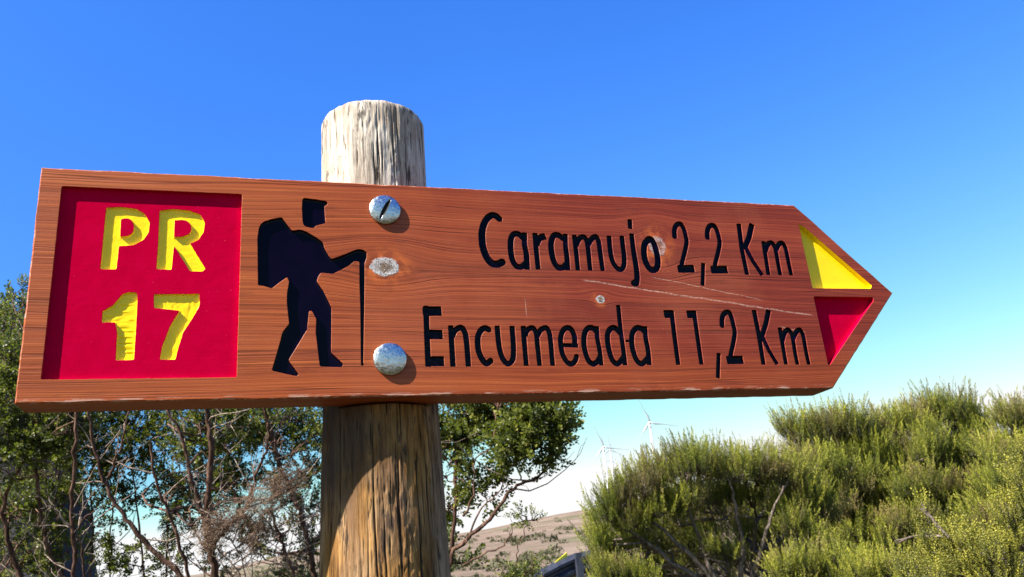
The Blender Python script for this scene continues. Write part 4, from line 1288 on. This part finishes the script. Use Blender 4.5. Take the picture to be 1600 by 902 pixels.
broadleaf('broadleaf_tree', 'slim upright tree with one straight red-brown stem below the 17', 'tree', TG,
          [(sg([(112, 560, T1), (118, 640, T1), (116, 720, T1), (114, 800, T1), (117, 860, T1), (116, 910, T1)]), 0.007, 0.012, 0),
           (sg([(86, 650, T3), (92, 720, T3), (88, 790, T3), (96, 860, T3), (98, 915, T3)]), 0.004, 0.009, 0), (sg([(150, 690, T3), (142, 760, T3), (146, 830, T3), (140, 910, T3)]), 0.004, 0.009, 0),
           (sg([(170, 720, T3), (176, 790, T3), (170, 850, T3), (172, 915, T3)]), 0.003, 0.008, 0), ([(74, 775, T1), (92, 800, T1), (112, 828, T1)], 0.0022, 0.005, 2), ([(160, 790, T1), (138, 805, T1), (116, 828, T1)], 0.002, 0.004, 1),
           (sg([(118, 830, T1), (128, 860, T1), (132, 905, T1)]), 0.004, 0.006, 1)],
          [(120, 650, T2, 34, 90), (150, 680, T3, 34, 90), (100, 600, T2, 36, 60), (150, 600, T2, 36, 60), (140, 740, T3, 30, 80), (100, 790, T3, 30, 50), (120, 700, T3, 30, 80), (165, 640, T3, 26, 60), (140, 810, T3, 22, 30), (160, 775, T3, 14, 24), (110, 860, T3, 26, 30), (90, 680, T3, 30, 60)],
          foot(116, T1), 102, 1.45, twigs=51)
broadleaf('broadleaf_tree', 'leaning tree with a pale grey trunk slanting right below the PR panel', 'tree', TG,
          [(sg([(135, 600, T1), (140, 660, T1), (152, 720, T1), (166, 758, T1), (186, 795, T1), (215, 835, T1), (250, 870, T1), (285, 905, T1)]), 0.005, 0.018, 0),
           ([(200, 640, T1), (192, 690, T1), (178, 725, T1), (168, 745, T1)], 0.003, 0.006, 1),
           (sg([(212, 640, T3), (206, 720, T3), (214, 800, T3), (226, 910, T3)]), 0.0035, 0.009, 0), (sg([(262, 650, T3), (256, 730, T3), (262, 820, T3), (258, 912, T3)]), 0.0035, 0.008, 0),
           (sg([(235, 690, T1), (243, 750, T1), (262, 800, T1), (280, 850, T1), (296, 905, T1)]), 0.005, 0.012, 0)],
          [(185, 700, T3, 20, 40), (210, 665, T3, 32, 90), (225, 720, T3, 12, 16), (195, 790, T3, 17, 26), (215, 600, T2, 36, 50), (260, 640, T3, 26, 60), (262, 770, T3, 22, 46), (280, 745, T3, 22, 40), (235, 680, T3, 18, 30), (250, 600, T2, 36, 50), (230, 775, T3, 12, 14), (190, 850, T3, 16, 22), (240, 840, T3, 18, 26), (210, 885, T3, 18, 26), (270, 870, T3, 20, 30), (165, 880, T3, 16, 22), (185, 745, T3, 20, 36), (235, 730, T3, 18, 30)],
          foot(290, T1), 103, 1.3, twigs=40)
broadleaf('broadleaf_tree', 'dark-trunked tree with a dead brown spray, standing just left of the post', 'tree', TG,
          [(sg([(318, 600, T1), (326, 660, T1), (329, 715, T1), (324, 790, T1), (326, 850, T1), (338, 915, T1)]), 0.010, 0.026, 0),
           ([(262, 640, T1), (290, 700, T1), (298, 745, T1), (314, 795, T1), (324, 830, T1)], 0.006, 0.012, 0),
           ([(420, 660, T1), (416, 705, T1), (398, 745, T1), (388, 790, T1), (350, 830, T1), (330, 860, T1)], 0.005, 0.010, 0),
           (sg([(322, 838, T1), (348, 868, T1), (376, 905, T1)]), 0.004, 0.006, 2),
           ([(262, 800, T1), (290, 815, T1), (325, 860, T1)], 0.002, 0.004, 2)],
          [(300, 670, T3, 34, 110), (340, 660, T2, 40, 150), (372, 690, T3, 34, 110), (330, 725, T3, 26, 60), (300, 740, T3, 20, 30), (355, 735, T3, 22, 40), (290, 600, T2, 40, 60), (350, 590, T2, 40, 60), (410, 600, T2, 40, 50), (395, 655, T3, 30, 90), (370, 785, T3, 16, 26), (350, 815, T3, 14, 18), (300, 850, T3, 20, 26), (345, 880, T3, 18, 20), (310, 790, T3, 22, 34), (360, 760, T3, 20, 34), (285, 800, T3, 16, 22), (395, 745, T3, 16, 24)],
          foot(335, T1), 104, 1.45, twigs=57,
          dead=[(478, 738, 325, 838, T1 - .1, 30, 420), (430, 790, 392, 850, T1 - .1, 12, 60)])
broadleaf('broadleaf_tree', 'grey-stemmed tree whose bough touches the left side of the post', 'tree', TG,
          [(sg([(412, 640, T2), (425, 680, T2), (440, 735, T2), (458, 770, T2), (474, 820, T2), (486, 870, T2), (492, 915, T2)]), 0.010, 0.019, 0),
           (sg([(424, 800, T1), (438, 845, T1), (452, 880, T1), (462, 915, T1)]), 0.006, 0.012, 1),
           (sg([(360, 845, T1), (375, 870, T1), (385, 912, T1)]), 0.003, 0.005, 2),
           ([(392, 862, T1), (420, 876, T1), (452, 888, T1)], 0.003, 0.005, 2)],
          [(430, 670, T3, 34, 110), (465, 660, T3, 34, 110), (490, 690, T3, 28, 70), (470, 600, T2, 44, 70), (520, 590, T2, 44, 50), (492, 740, T3, 22, 46), (460, 720, T3, 16, 24), (480, 790, T3, 22, 46), (450, 830, T3, 18, 30), (495, 840, T3, 18, 36), (410, 840, T3, 14, 18), (420, 890, T3, 20, 26), (480, 890, T3, 20, 30), (540, 680, T3, 40, 80), (430, 760, T3, 18, 30), (465, 860, T3, 22, 36), (440, 790, T3, 18, 26), (380, 850, T3, 18, 24)],
          foot(490, T2), 105, 1.35, twigs=57)
broadleaf('broadleaf_tree', 'many-branched leafy tree spreading out to the right of the post', 'tree', TG,
          [(sg([(716, 690, 3.4), (712, 740, 3.4), (712, 800, 3.4), (704, 860, 3.4), (700, 910, 3.4)]), 0.007, 0.013, 0),
           (sg([(864, 690, 3.3), (862, 718, 3.3), (840, 745, 3.3), (812, 757, 3.3), (790, 775, 3.3), (765, 812, 3.3), (735, 840, 3.3), (708, 868, 3.3), (699, 915, 3.3)]), 0.0035, 0.014, 0),
           ([(823, 700, 3.3), (814, 735, 3.3), (816, 757, 3.3)], 0.002, 0.004, 1),
           ([(768, 700, 3.3), (742, 722, 3.3), (740, 770, 3.3), (724, 810, 3.3)], 0.002, 0.005, 0),
           ([(800, 835, 3.2), (780, 857, 3.2), (750, 868, 3.2), (722, 885, 3.2)], 0.0018, 0.005, 1),
           ([(798, 810, 3.2), (800, 835, 3.2), (790, 848, 3.2)], 0.0010, 0.0018, 1),
           ([(800, 758, 3.3), (780, 770, 3.3), (750, 800, 3.3), (728, 850, 3.3)], 0.002, 0.004, 1)],
          [(700, 650, 3.5, 30, 80), (735, 640, 3.5, 34, 110), (768, 650, 3.5, 30, 90), (704, 700, 3.5, 26, 60), (736, 690, 3.4, 22, 46), (695, 745, 3.5, 22, 40), (738, 745, 3.4, 14, 22), (700, 790, 3.5, 22, 40), (755, 765, 3.4, 12, 14), (782, 748, 3.4, 13, 18),
           (806, 690, 3.3, 22, 60), (830, 660, 3.3, 30, 110), (852, 640, 3.3, 22, 60), (864, 672, 3.3, 20, 70), (876, 655, 3.3, 9, 20), (890, 690, 3.3, 6, 6), (838, 700, 3.3, 22, 60), (870, 716, 3.3, 11, 16), (802, 720, 3.3, 14, 24), (845, 748, 3.3, 5, 4), (780, 800, 3.3, 6, 4),
           (740, 590, 3.5, 40, 60), (790, 600, 3.4, 36, 60), (845, 600, 3.4, 26, 46), (700, 850, 3.5, 16, 22), (770, 680, 3.5, 22, 50), (720, 880, 3.4, 12, 12)],
          foot(700, 3.4), 106, 1.35, twigs=10)
broadleaf('sapling', 'thin bare sapling with a small dark leaf tuft, right of the post', 'sapling', None,
          [(sg([(822, 815, 3.0), (818, 838, 3.0), (808, 850, 3.0), (807, 880, 3.0), (806, 912, 3.0)]), 0.0014, 0.0036, 0), ([(794, 822, 3.0), (797, 838, 3.0), (806, 850, 3.0)], 0.001, 0.0022, 1)],
          [(822, 806, 3.0, 10, 20), (832, 812, 3.0, 6, 8)], foot(806, 3.0), 107, 1.0, templ=SPRIGS_S, sprig_scale=0.6)
broadleaf('sapling', 'low leafy sapling at the bottom edge in front of the barrier end', 'sapling', None,
          [(sg([(776, 872, 2.9), (783, 890, 2.9), (786, 925, 2.9)]), 0.0014, 0.003, 0), (sg([(834, 868, 2.9), (832, 890, 2.9), (830, 925, 2.9)]), 0.0012, 0.003, 1)],
          [(834, 882, 2.9, 12, 24), (812, 894, 2.9, 12, 26), (790, 900, 2.9, 10, 20), (850, 900, 2.9, 9, 12), (820, 920, 2.9, 18, 40)], foot(815, 2.9), 108, 1.0, templ=SPRIGS_S, sprig_scale=0.55)


# ------------------------------------------------------------------ heath shrubs on the right
def heath(label, clumps, stems, base, seed, dens=1.0, mat=HEATH, templ=None, sz=1.0, bark=BARK_G, name='heath_shrub', cat='shrub', up=1.0, tb=0.0, fill=True, front=False):
    global RNG
    RNG = np.random.default_rng(seed)
    b = np.array(base, float)
    root = empty(name, b, label, cat, 'tree heath shrubs on the right')
    tb_ = Tubes(); pos = []; dirs = []; sc = []; ti = []
    sk = []
    for pp, r0, r1 in stems:
        P = np.array(smooth_pts([tuple(at(*p)) for p in pp], 5)) + RNG.normal(0, 0.004, (len(smooth_pts(pp, 5)), 3))
        tb_.add(P, r0, r1, 7, 0.12); sk += [tuple(p) for p in P]
    sk = np.array(sk)
    if fill:
        more = []
        for (px, py, dep, rp, cnt) in clumps:
            for k_ in range(2):
                more.append((px + RNG.normal(0, 18), py + RNG.uniform(30, 95), dep + RNG.uniform(0.25, 0.8), rp * 0.95, cnt * 0.40))
            if front:
                for k_ in range(3):
                    more.append((px + RNG.normal(0, 24), py + RNG.uniform(22, 75), dep - RNG.uniform(0.05, 0.5), rp * RNG.uniform(0.35, 0.62), cnt * 0.20))
        clumps = clumps + more
    for (px, py, dep, rp, cnt) in clumps:
        c = at(px, py, dep); r = px_r(rp, dep)
        d = np.linalg.norm(sk - c, axis=1) + np.where(sk[:, 2] > c[2] - r * 0.4, 0.5, 0)
        P = curve_pts(sk[int(np.argmin(d))], c - np.array([0, 0, r * 0.5]), 0.05, 7)
        tb_.add(P, 0.009, 0.005, 5, 0.1)
        n = int(cnt * dens * 2.1)
        q = RNG.normal(0, 1, (n, 3)); q = unit(q); q[:, 2] = np.abs(q[:, 2]) * 1.0 - 0.35 * RNG.uniform(0, 1, n)
        rad = RNG.uniform(0.35, 1.0, n) ** 0.5
        pp = c + q * r * rad[:, None] * np.array([1.05, 0.9, 0.85])
        for k in range(max(3, n // 9)):
            tb_.add(curve_pts(P[RNG.integers(3, 7)], pp[RNG.integers(0, n)], 0.06, 4), 0.0034, 0.0014, 4)
        dd = np.array([0, 0, 1.0]) * up + q * 0.50 + RNG.normal(0, 0.16, (n, 3))
        pos.append(pp - np.array([0, 0, 0.05])); dirs.append(dd); sc.append(RNG.uniform(0.5, 1.2, n) * sz)
        ti.append(RNG.uniform(0.12, 0.70, n) + RNG.uniform(-0.12, 0.12) + tb)
    V, Fc, T = scatter(templ or PLUMES, np.concatenate(pos), np.concatenate(dirs), np.concatenate(sc), np.concatenate(ti))
    tag(tb_.build('branches', bark, root, b), kind='stuff')
    tag(mesh_np('crown', V - b, Fc, mat, root, tint=T), kind='stuff')
    return root


A = 5.2
heath('domed heath shrub beside the barrier with bare grey stems under its crown',
      [(948, 800, A, 24, 60), (938, 840, A, 16, 36), (965, 775, A, 28, 80), (990, 810, A, 30, 70), (1005, 755, A, 34, 90), (1040, 735, A + .2, 36, 100), (1030, 790, A, 36, 80), (1075, 728, A, 38, 100), (1110, 728, A + .2, 38, 100), (1075, 775, A, 30, 60),
       (1150, 733, A + .1, 38, 100), (1190, 735, A + .2, 38, 100), (1225, 745, A + .2, 36, 90), (1120, 770, A + .3, 30, 60), (1170, 775, A + .3, 28, 50), (1215, 790, A + .2, 28, 60), (1255, 770, A + .2, 34, 80), (1240, 815, A, 22, 46), (1270, 800, A + .2, 32, 70),
       (1005, 840, A + .1, 24, 40), (1040, 850, A + .3, 18, 24), (945, 870, A + .3, 24, 50), (985, 875, A + .6, 30, 60), (1030, 890, A + .6, 30, 50), (1080, 820, A + .7, 34, 60), (1140, 820, A + .7, 34, 60), (1200, 840, A + .7, 34, 60), (1100, 880, A + .8, 40, 60), (1170, 880, A + .8, 40, 60), (1230, 890, A + .6, 34, 50), (1040, 800, A + .6, 34, 50), (990, 830, A + .5, 30, 50), (1095, 830, A + .3, 13, 14), (1115, 850, A, 15, 22), (1140, 860, A, 13, 16), (1075, 865, A + .3, 10, 8), (1265, 850, A, 24, 50), (1160, 830, A + .3, 13, 12)],
      [([(1000, 800, A), (1060, 850, A), (1110, 905, A), (1140, 980, A), (1150, 1200, A), (1150, 1400, A)], 0.008, 0.03),
       ([(1060, 760, A), (1085, 820, A), (1105, 880, A), (1125, 960, A), (1150, 1400, A)], 0.007, 0.02), ([(1140, 750, A), (1150, 800, A), (1160, 860, A), (1155, 960, A), (1150, 1400, A)], 0.007, 0.02),
       ([(1225, 760, A), (1205, 810, A), (1190, 860, A), (1170, 960, A), (1155, 1400, A)], 0.007, 0.02), ([(960, 820, A), (1000, 840, A), (1050, 880, A), (1110, 960, A), (1150, 1400, A)], 0.006, 0.02),
       ([(1090, 740, A + .3), (1110, 800, A + .3), (1135, 880, A + .3), (1150, 1000, A + .2)], 0.006, 0.014), ([(1180, 760, A + .3), (1180, 820, A + .3), (1172, 900, A + .3), (1155, 1000, A + .2)], 0.006, 0.014),
       ([(1255, 800, A), (1240, 850, A), (1215, 905, A), (1170, 1000, A), (1155, 1400, A)], 0.006, 0.02)],
      foot(1150, A), 201, 1.0)
B_ = 6.6
st = lambda x, d: [([(x - 60, 700, d), (x - 40, 780, d), (x - 15, 880, d), (x, 1000, d), (x, 1250, d)], 0.010, 0.04), ([(x + 50, 690, d), (x + 30, 780, d), (x + 10, 880, d), (x, 1000, d)], 0.010, 0.03), ([(x, 680, d), (x + 5, 800, d), (x, 920, d), (x, 1100, d)], 0.010, 0.03)]
heath('tall bright green heath shrub just past the lower right corner of the board',
      [(1232, 668, B_, 18, 30), (1255, 680, B_, 28, 60), (1290, 672, B_, 34, 90), (1330, 668, B_, 34, 100), (1270, 720, B_, 34, 80), (1315, 715, B_, 36, 100), (1355, 700, B_, 36, 100), (1290, 765, B_, 34, 80), (1340, 760, B_, 38, 100), (1310, 810, B_ - .2, 30, 60), (1350, 830, B_ - .3, 34, 80), (1300, 860, B_ - .3, 18, 20), (1385, 790, B_ - .2, 36, 90)],
      st(1310, B_), foot(1310, B_), 202, 1.05, sz=1.15, tb=0.06, front=True)
heath('tallest heath shrub with dark pointed tips against the sky, right of centre',
      [(1385, 672, B_ + .2, 34, 90), (1420, 665, B_ + .2, 36, 110), (1455, 650, B_ + .3, 34, 110), (1490, 645, B_ + .3, 34, 110), (1520, 668, B_ + .3, 30, 90), (1400, 725, B_, 38, 100), (1445, 715, B_, 38, 110), (1490, 710, B_ + .2, 36, 90), (1530, 720, B_ + .1, 34, 90), (1420, 780, B_ - .2, 38, 100), (1465, 775, B_ - .2, 38, 100), (1510, 770, B_ - .2, 36, 90), (1400, 840, B_ - .4, 34, 80), (1450, 835, B_ - .4, 36, 90), (1545, 790, B_ - .2, 34, 80)],
      st(1455, B_ + .2), foot(1455, B_ + .2), 203, 1.05, sz=1.15, tb=0.0, front=True)
heath('heath shrub cut off by the right edge of the photo',
      [(1575, 650, 5.6, 24, 60), (1600, 655, 5.6, 30, 80), (1570, 700, 5.6, 34, 100), (1610, 710, 5.6, 36, 110), (1560, 760, 5.4, 32, 90), (1600, 780, 5.4, 38, 110), (1640, 680, 5.6, 36, 90), (1650, 760, 5.4, 40, 90), (1550, 820, 5.2, 34, 80), (1590, 850, 5.2, 36, 90)],
      st(1600, 5.6), foot(1600, 5.6), 204, 1.0, tb=0.05, front=True)
heath('low olive heath shrub at the bottom edge below the domed one',
      [(945, 885, 4.6, 16, 30), (975, 890, 4.6, 20, 40), (1005, 898, 4.6, 18, 36), (960, 915, 4.6, 26, 50), (1010, 925, 4.6, 24, 46)],
      [([(970, 900, 4.6), (975, 960, 4.6), (975, 1300, 4.6)], 0.006, 0.02)], foot(975, 4.6), 205, 1.1, templ=PLUMES, sz=0.8, tb=0.10, fill=False)
heath('pale olive heath shrub at the bottom edge right of the bare grey stems',
      [(1225, 880, 4.4, 22, 40), (1262, 880, 4.4, 26, 50), (1300, 885, 4.4, 26, 50), (1345, 890, 4.3, 26, 50), (1240, 920, 4.4, 34, 60), (1300, 925, 4.4, 34, 60), (1385, 890, 4.3, 28, 60)],
      [([(1290, 890, 4.4), (1290, 960, 4.4), (1290, 1350, 4.4)], 0.006, 0.02), ([(1350, 890, 4.3), (1310, 960, 4.4), (1290, 1100, 4.4)], 0.006, 0.02)], foot(1290, 4.4), 206, 1.15, sz=0.85, tb=0.08)
heath('yellow-green leafy shrub nearest the camera in the lower right corner',
      [(1440, 790, 3.6, 8, 8), (1450, 830, 3.6, 16, 24), (1470, 860, 3.6, 24, 50), (1500, 840, 3.5, 24, 50), (1510, 880, 3.5, 30, 70), (1550, 860, 3.4, 30, 70), (1580, 800, 3.4, 24, 50), (1595, 740, 3.4, 18, 36), (1600, 690, 3.4, 12, 20), (1600, 840, 3.4, 34, 80), (1560, 900, 3.4, 36, 80), (1460, 905, 3.5, 28, 60), (1420, 885, 3.6, 18, 30), (1610, 780, 3.4, 30, 60)],
      [([(1480, 840, 3.5), (1520, 900, 3.5), (1550, 1000, 3.5), (1560, 1500, 3.5)], 0.0018, 0.014), ([(1600, 700, 3.4), (1590, 820, 3.4), (1570, 950, 3.4), (1560, 1500, 3.5)], 0.0018, 0.012)],
      foot(1560, 3.5), 207, 1.0, mat=HEATH_Y, templ=YOUNG, sz=0.85, tb=0.10)


# ------------------------------------------------------------------ scattered scrub on the far slope
def far_scrub():
    rg = np.random.default_rng(9)
    Vs = []; Fs = []; Ts = []; off = 0
    n = 2400
    az = rg.uniform(-0.62, 0.95, n); r = np.exp(rg.uniform(np.log(26), np.log(860), n))
    x = CAM[0] + r * np.sin(az); y = CAM[1] + r * np.cos(az)
    keep = (vnoise(x * 0.018, y * 0.018, 31) + 0.5 * vnoise(x * 0.09, y * 0.09, 32) > 0.10) | (rg.uniform(0, 1, n) < 0.13)
    keep |= (r < 60) & (az < 0.20) & (rg.uniform(0, 1, n) < 0.7)
    x, y, r, az = x[keep], y[keep], r[keep], az[keep]
    for k in range(len(x)):
        s = rg.uniform(0.35, 1.0) * (0.5 + 0.018 * min(r[k], 160)) * 0.55
        m_ = 60
        q = rg.normal(0, 1, (m_, 3)); q = unit(q); q[:, 2] = np.abs(q[:, 2])
        c = np.array([x[k], y[k], float(ground_z(x[k], y[k])) - 0.05 * s]) + q * np.array([s * 1.3, s, s * 0.8]) * rg.uniform(0.6, 1, (m_, 1))
        a = rg.normal(0, 1, (m_, 3)) * s * 0.17; b = rg.normal(0, 1, (m_, 3)) * s * 0.17
        Vs.append(np.stack([c - a, c + a, c + b + np.array([0, 0, 0.12 * s])], 1).reshape(-1, 3))
        Fs.append(np.arange(m_ * 3).reshape(-1, 3) + off); off += m_ * 3
        Ts.append(np.full(m_ * 3, rg.uniform(0.15, 0.6)))
    g = leaf_mat('far_scrub_leaves', (0.040, 0.040, 0.022), (0.085, 0.082, 0.042), (0.16, 0.145, 0.08), 0.8, 0.1)
    o = mesh_np('hillside_scrub', np.concatenate(Vs), np.concatenate(Fs), g, None, tint=np.concatenate(Ts))
    tag(o, 'low green scrub dotted over the dry pinkish far slope', 'scrub', kind='stuff')


far_scrub()


# ------------------------------------------------------------------ crash barrier
def barrier():
    g = G('galvanised_rail')
    n = g.noise(g.obj(), 4.0, 4.0, 0.6)
    g.set(color=g.ramp(n, [(0.35, (0.020, 0.023, 0.036)), (0.65, (0.045, 0.050, 0.070))]), metal=0.0, spec=0.3, rough=0.5, normal=g.bump(g.noise(g.obj(), 60.0, 3.0), 0.001, 0.4))
    D = 12.5
    top = [at(1180, 846, D + 1.6), at(1060, 851, D + 0.9), at(960, 856, D + 0.3), at(925, 859, D), at(897, 865, D - 0.15), at(870, 877, D - 0.35), at(845, 890, D - 0.6), at(815, 915, D - 0.9), at(790, 945, D - 1.2)]
    top = np.array(top)
    p0 = top[4]; base = np.array([p0[0], p0[1], gz(p0[0], p0[1])])
    root = empty('crash_barrier', base, 'grey-blue corrugated metal crash barrier with a sloping end beside the heath', 'crash barrier')
    prof = [(0.0, 0.0), (0.012, -0.012), (0.075, -0.06), (0.075, -0.10), (0.005, -0.140), (0.005, -0.172), (0.075, -0.212), (0.075, -0.252), (0.012, -0.300), (0.0, -0.312)]
    t = unit(np.gradient(top, axis=0)); side = unit(np.cross(t, np.array([0, 0, 1.0])))
    V = []; k = len(prof)
    for i in range(len(top)):
        for (o_, h) in prof: V.append(top[i] + side[i] * (-o_) + np.array([0, 0, h]) - base)
        for (o_, h) in reversed(prof): V.append(top[i] + side[i] * (-o_ + 0.004) + np.array([0, 0, h]) - base)
    K = 2 * k
    Fq = [(i * K + j, i * K + (j + 1) % K, (i + 1) * K + (j + 1) % K, (i + 1) * K + j) for i in range(len(top) - 1) for j in range(K)]
    Fq += [tuple(range(K))[::-1], tuple(range((len(top) - 1) * K, len(top) * K))]
    mesh_np('rail', np.array(V), Fq, g.mat, root)
    yel = make_paint('reflective_yellow', (0.80, 0.66, 0.02), (0.85, 0.72, 0.04), 0.4, 0.0002)
    # yellow marker plate standing on the sloping end of the rail
    a = at(857, 893, D - 0.50); b_ = at(886, 868, D - 0.22)
    e = unit(b_ - a); h_ = np.array([0, 0, 0.075]); s_ = unit(np.cross(e, h_)) * 0.006
    a = a + np.array([0, 0, -0.03]); b_ = b_ + np.array([0, 0, -0.03])
    Vp = [a - s_, b_ - s_, b_ - s_ + h_, a - s_ + h_, a + s_, b_ + s_, b_ + s_ + h_, a + s_ + h_]
    mesh_np('marker_plate', np.array(Vp) - base, [(0, 1, 2, 3), (7, 6, 5, 4), (0, 4, 5, 1), (1, 5, 6, 2), (2, 6, 7, 3), (3, 7, 4, 0)], yel, root, )
    for (px, py, dd) in ((899, 866, D - 0.16), (1075, 852, D + 1.0)):
        c = at(px, py, dd); gz_ = gz(c[0], c[1])
        pr = [(-0.05, -0.03), (0.05, -0.03), (0.05, -0.022), (-0.042, -0.022), (-0.042, 0.022), (0.05, 0.022), (0.05, 0.03), (-0.05, 0.03)]
        V = []
        for z_ in (gz_ - 0.2, c[2] + 0.012):
            for (x_, y_) in pr: V.append((c[0] + x_, c[1] - 0.035 - 0.09 + y_, z_))
        Fq = [(j, (j + 1) % 8, 8 + (j + 1) % 8, 8 + j) for j in range(8)] + [tuple(range(8))[::-1], tuple(range(8, 16))]
        mesh_np('rail_post', np.array(V) - base, Fq, g.mat, root)


barrier()


# ------------------------------------------------------------------ wind turbines on the ridge
def turbine_mat():
    g = G('turbine_white')
    g.set(color=(0.78, 0.80, 0.82, 1), rough=0.35)
    return g.mat
TW = turbine_mat()
TBL = make_paint('blade_shade_grey', (0.26, 0.31, 0.35), (0.28, 0.33, 0.37), 0.4, 0.0)  # greyer than the tower: shade on white blades put into the colour


def wind_turbine(px, py, dist, blade_len, rot, yaw, label):
    hub = at(px, py, dist)
    gb = gz(hub[0], hub[1])
    base = np.array([hub[0], hub[1], gb])
    root = empty('wind_turbine', base, label, 'wind turbine', 'wind turbines on the far ridge')
    H = hub[2] - gb
    tb = Tubes(); tb.add([(0, 0, -2), (0, 0, H * 0.5), (0, 0, H - 1.2)], 2.1, 1.1, 16); tb.build('tower', TW, root, np.zeros(3))
    ax = np.array([math.sin(yaw), -math.cos(yaw), 0.05]); ax /= np.linalg.norm(ax)      # rotor axis
    nb = Tubes(); nb.add([-ax * 6.5, -ax * 5.5, -ax * 1, ax * 1.2], 1.25, 1.45, 12)
    o = nb.build('nacelle', TW, root, np.zeros(3)); o.location = (0, 0, H)
    hb = Tubes(); hb.add([ax * 1.2, ax * 2.2, ax * 3.2, ax * 3.9], 1.5, 0.25, 12)
    o = hb.build('hub', TW, root, np.zeros(3)); o.location = (0, 0, H)
    right = unit(np.cross(ax, np.array([0, 0, 1.0]))); up = np.cross(right, ax)
    for k in range(3):
        a = rot + k * 2 * math.pi / 3
        d = right * math.cos(a) + up * math.sin(a); s = np.cross(d, ax)
        V = []; n = 12
        for i in range(n):
            q = i / (n - 1)
            ch = (1.0 + 1.6 * math.exp(-((q - 0.2) / 0.14) ** 2)) * (1 - 0.72 * q) * blade_len / 26
            th_ = 0.36 * (1 - 0.85 * q) * blade_len / 26
            c = ax * 2.2 + d * (1.0 + q * blade_len); tw = 0.45 * (1 - q)
            s2 = s * math.cos(tw) + ax * math.sin(tw); a2 = -s * math.sin(tw) + ax * math.cos(tw)
            V += [c - s2 * ch * 0.35, c + a2 * th_, c + s2 * ch * 0.65, c - a2 * th_]
        Fq = [(i * 4 + j, i * 4 + (j + 1) % 4, i * 4 + 4 + (j + 1) % 4, i * 4 + 4 + j) for i in range(n - 1) for j in range(4)] + [(0, 3, 2, 1), tuple(range(n * 4 - 4, n * 4))]
        o = mesh_np('blade', np.array(V), Fq, TBL, root, smooth=True); o.location = (0, 0, H)
    return root


wind_turbine(1015, 661, 900, 29, math.radians(71), math.radians(-12), 'largest and nearest of the far wind turbines, under the board')
wind_turbine(943, 699, 1050, 31, math.radians(71), math.radians(-12), 'second largest wind turbine, left of the biggest one')
wind_turbine(953, 703, 1500, 28, math.radians(88), math.radians(-12), 'small wind turbine just right of the second largest')
wind_turbine(955, 719, 2100, 28, math.radians(105), math.radians(-12), 'tiny wind turbine low above the scrub, below the small one')
wind_turbine(969, 726, 2600, 28, math.radians(70), math.radians(-12), 'faintest tiny wind turbine, farthest right of the left-hand cluster')
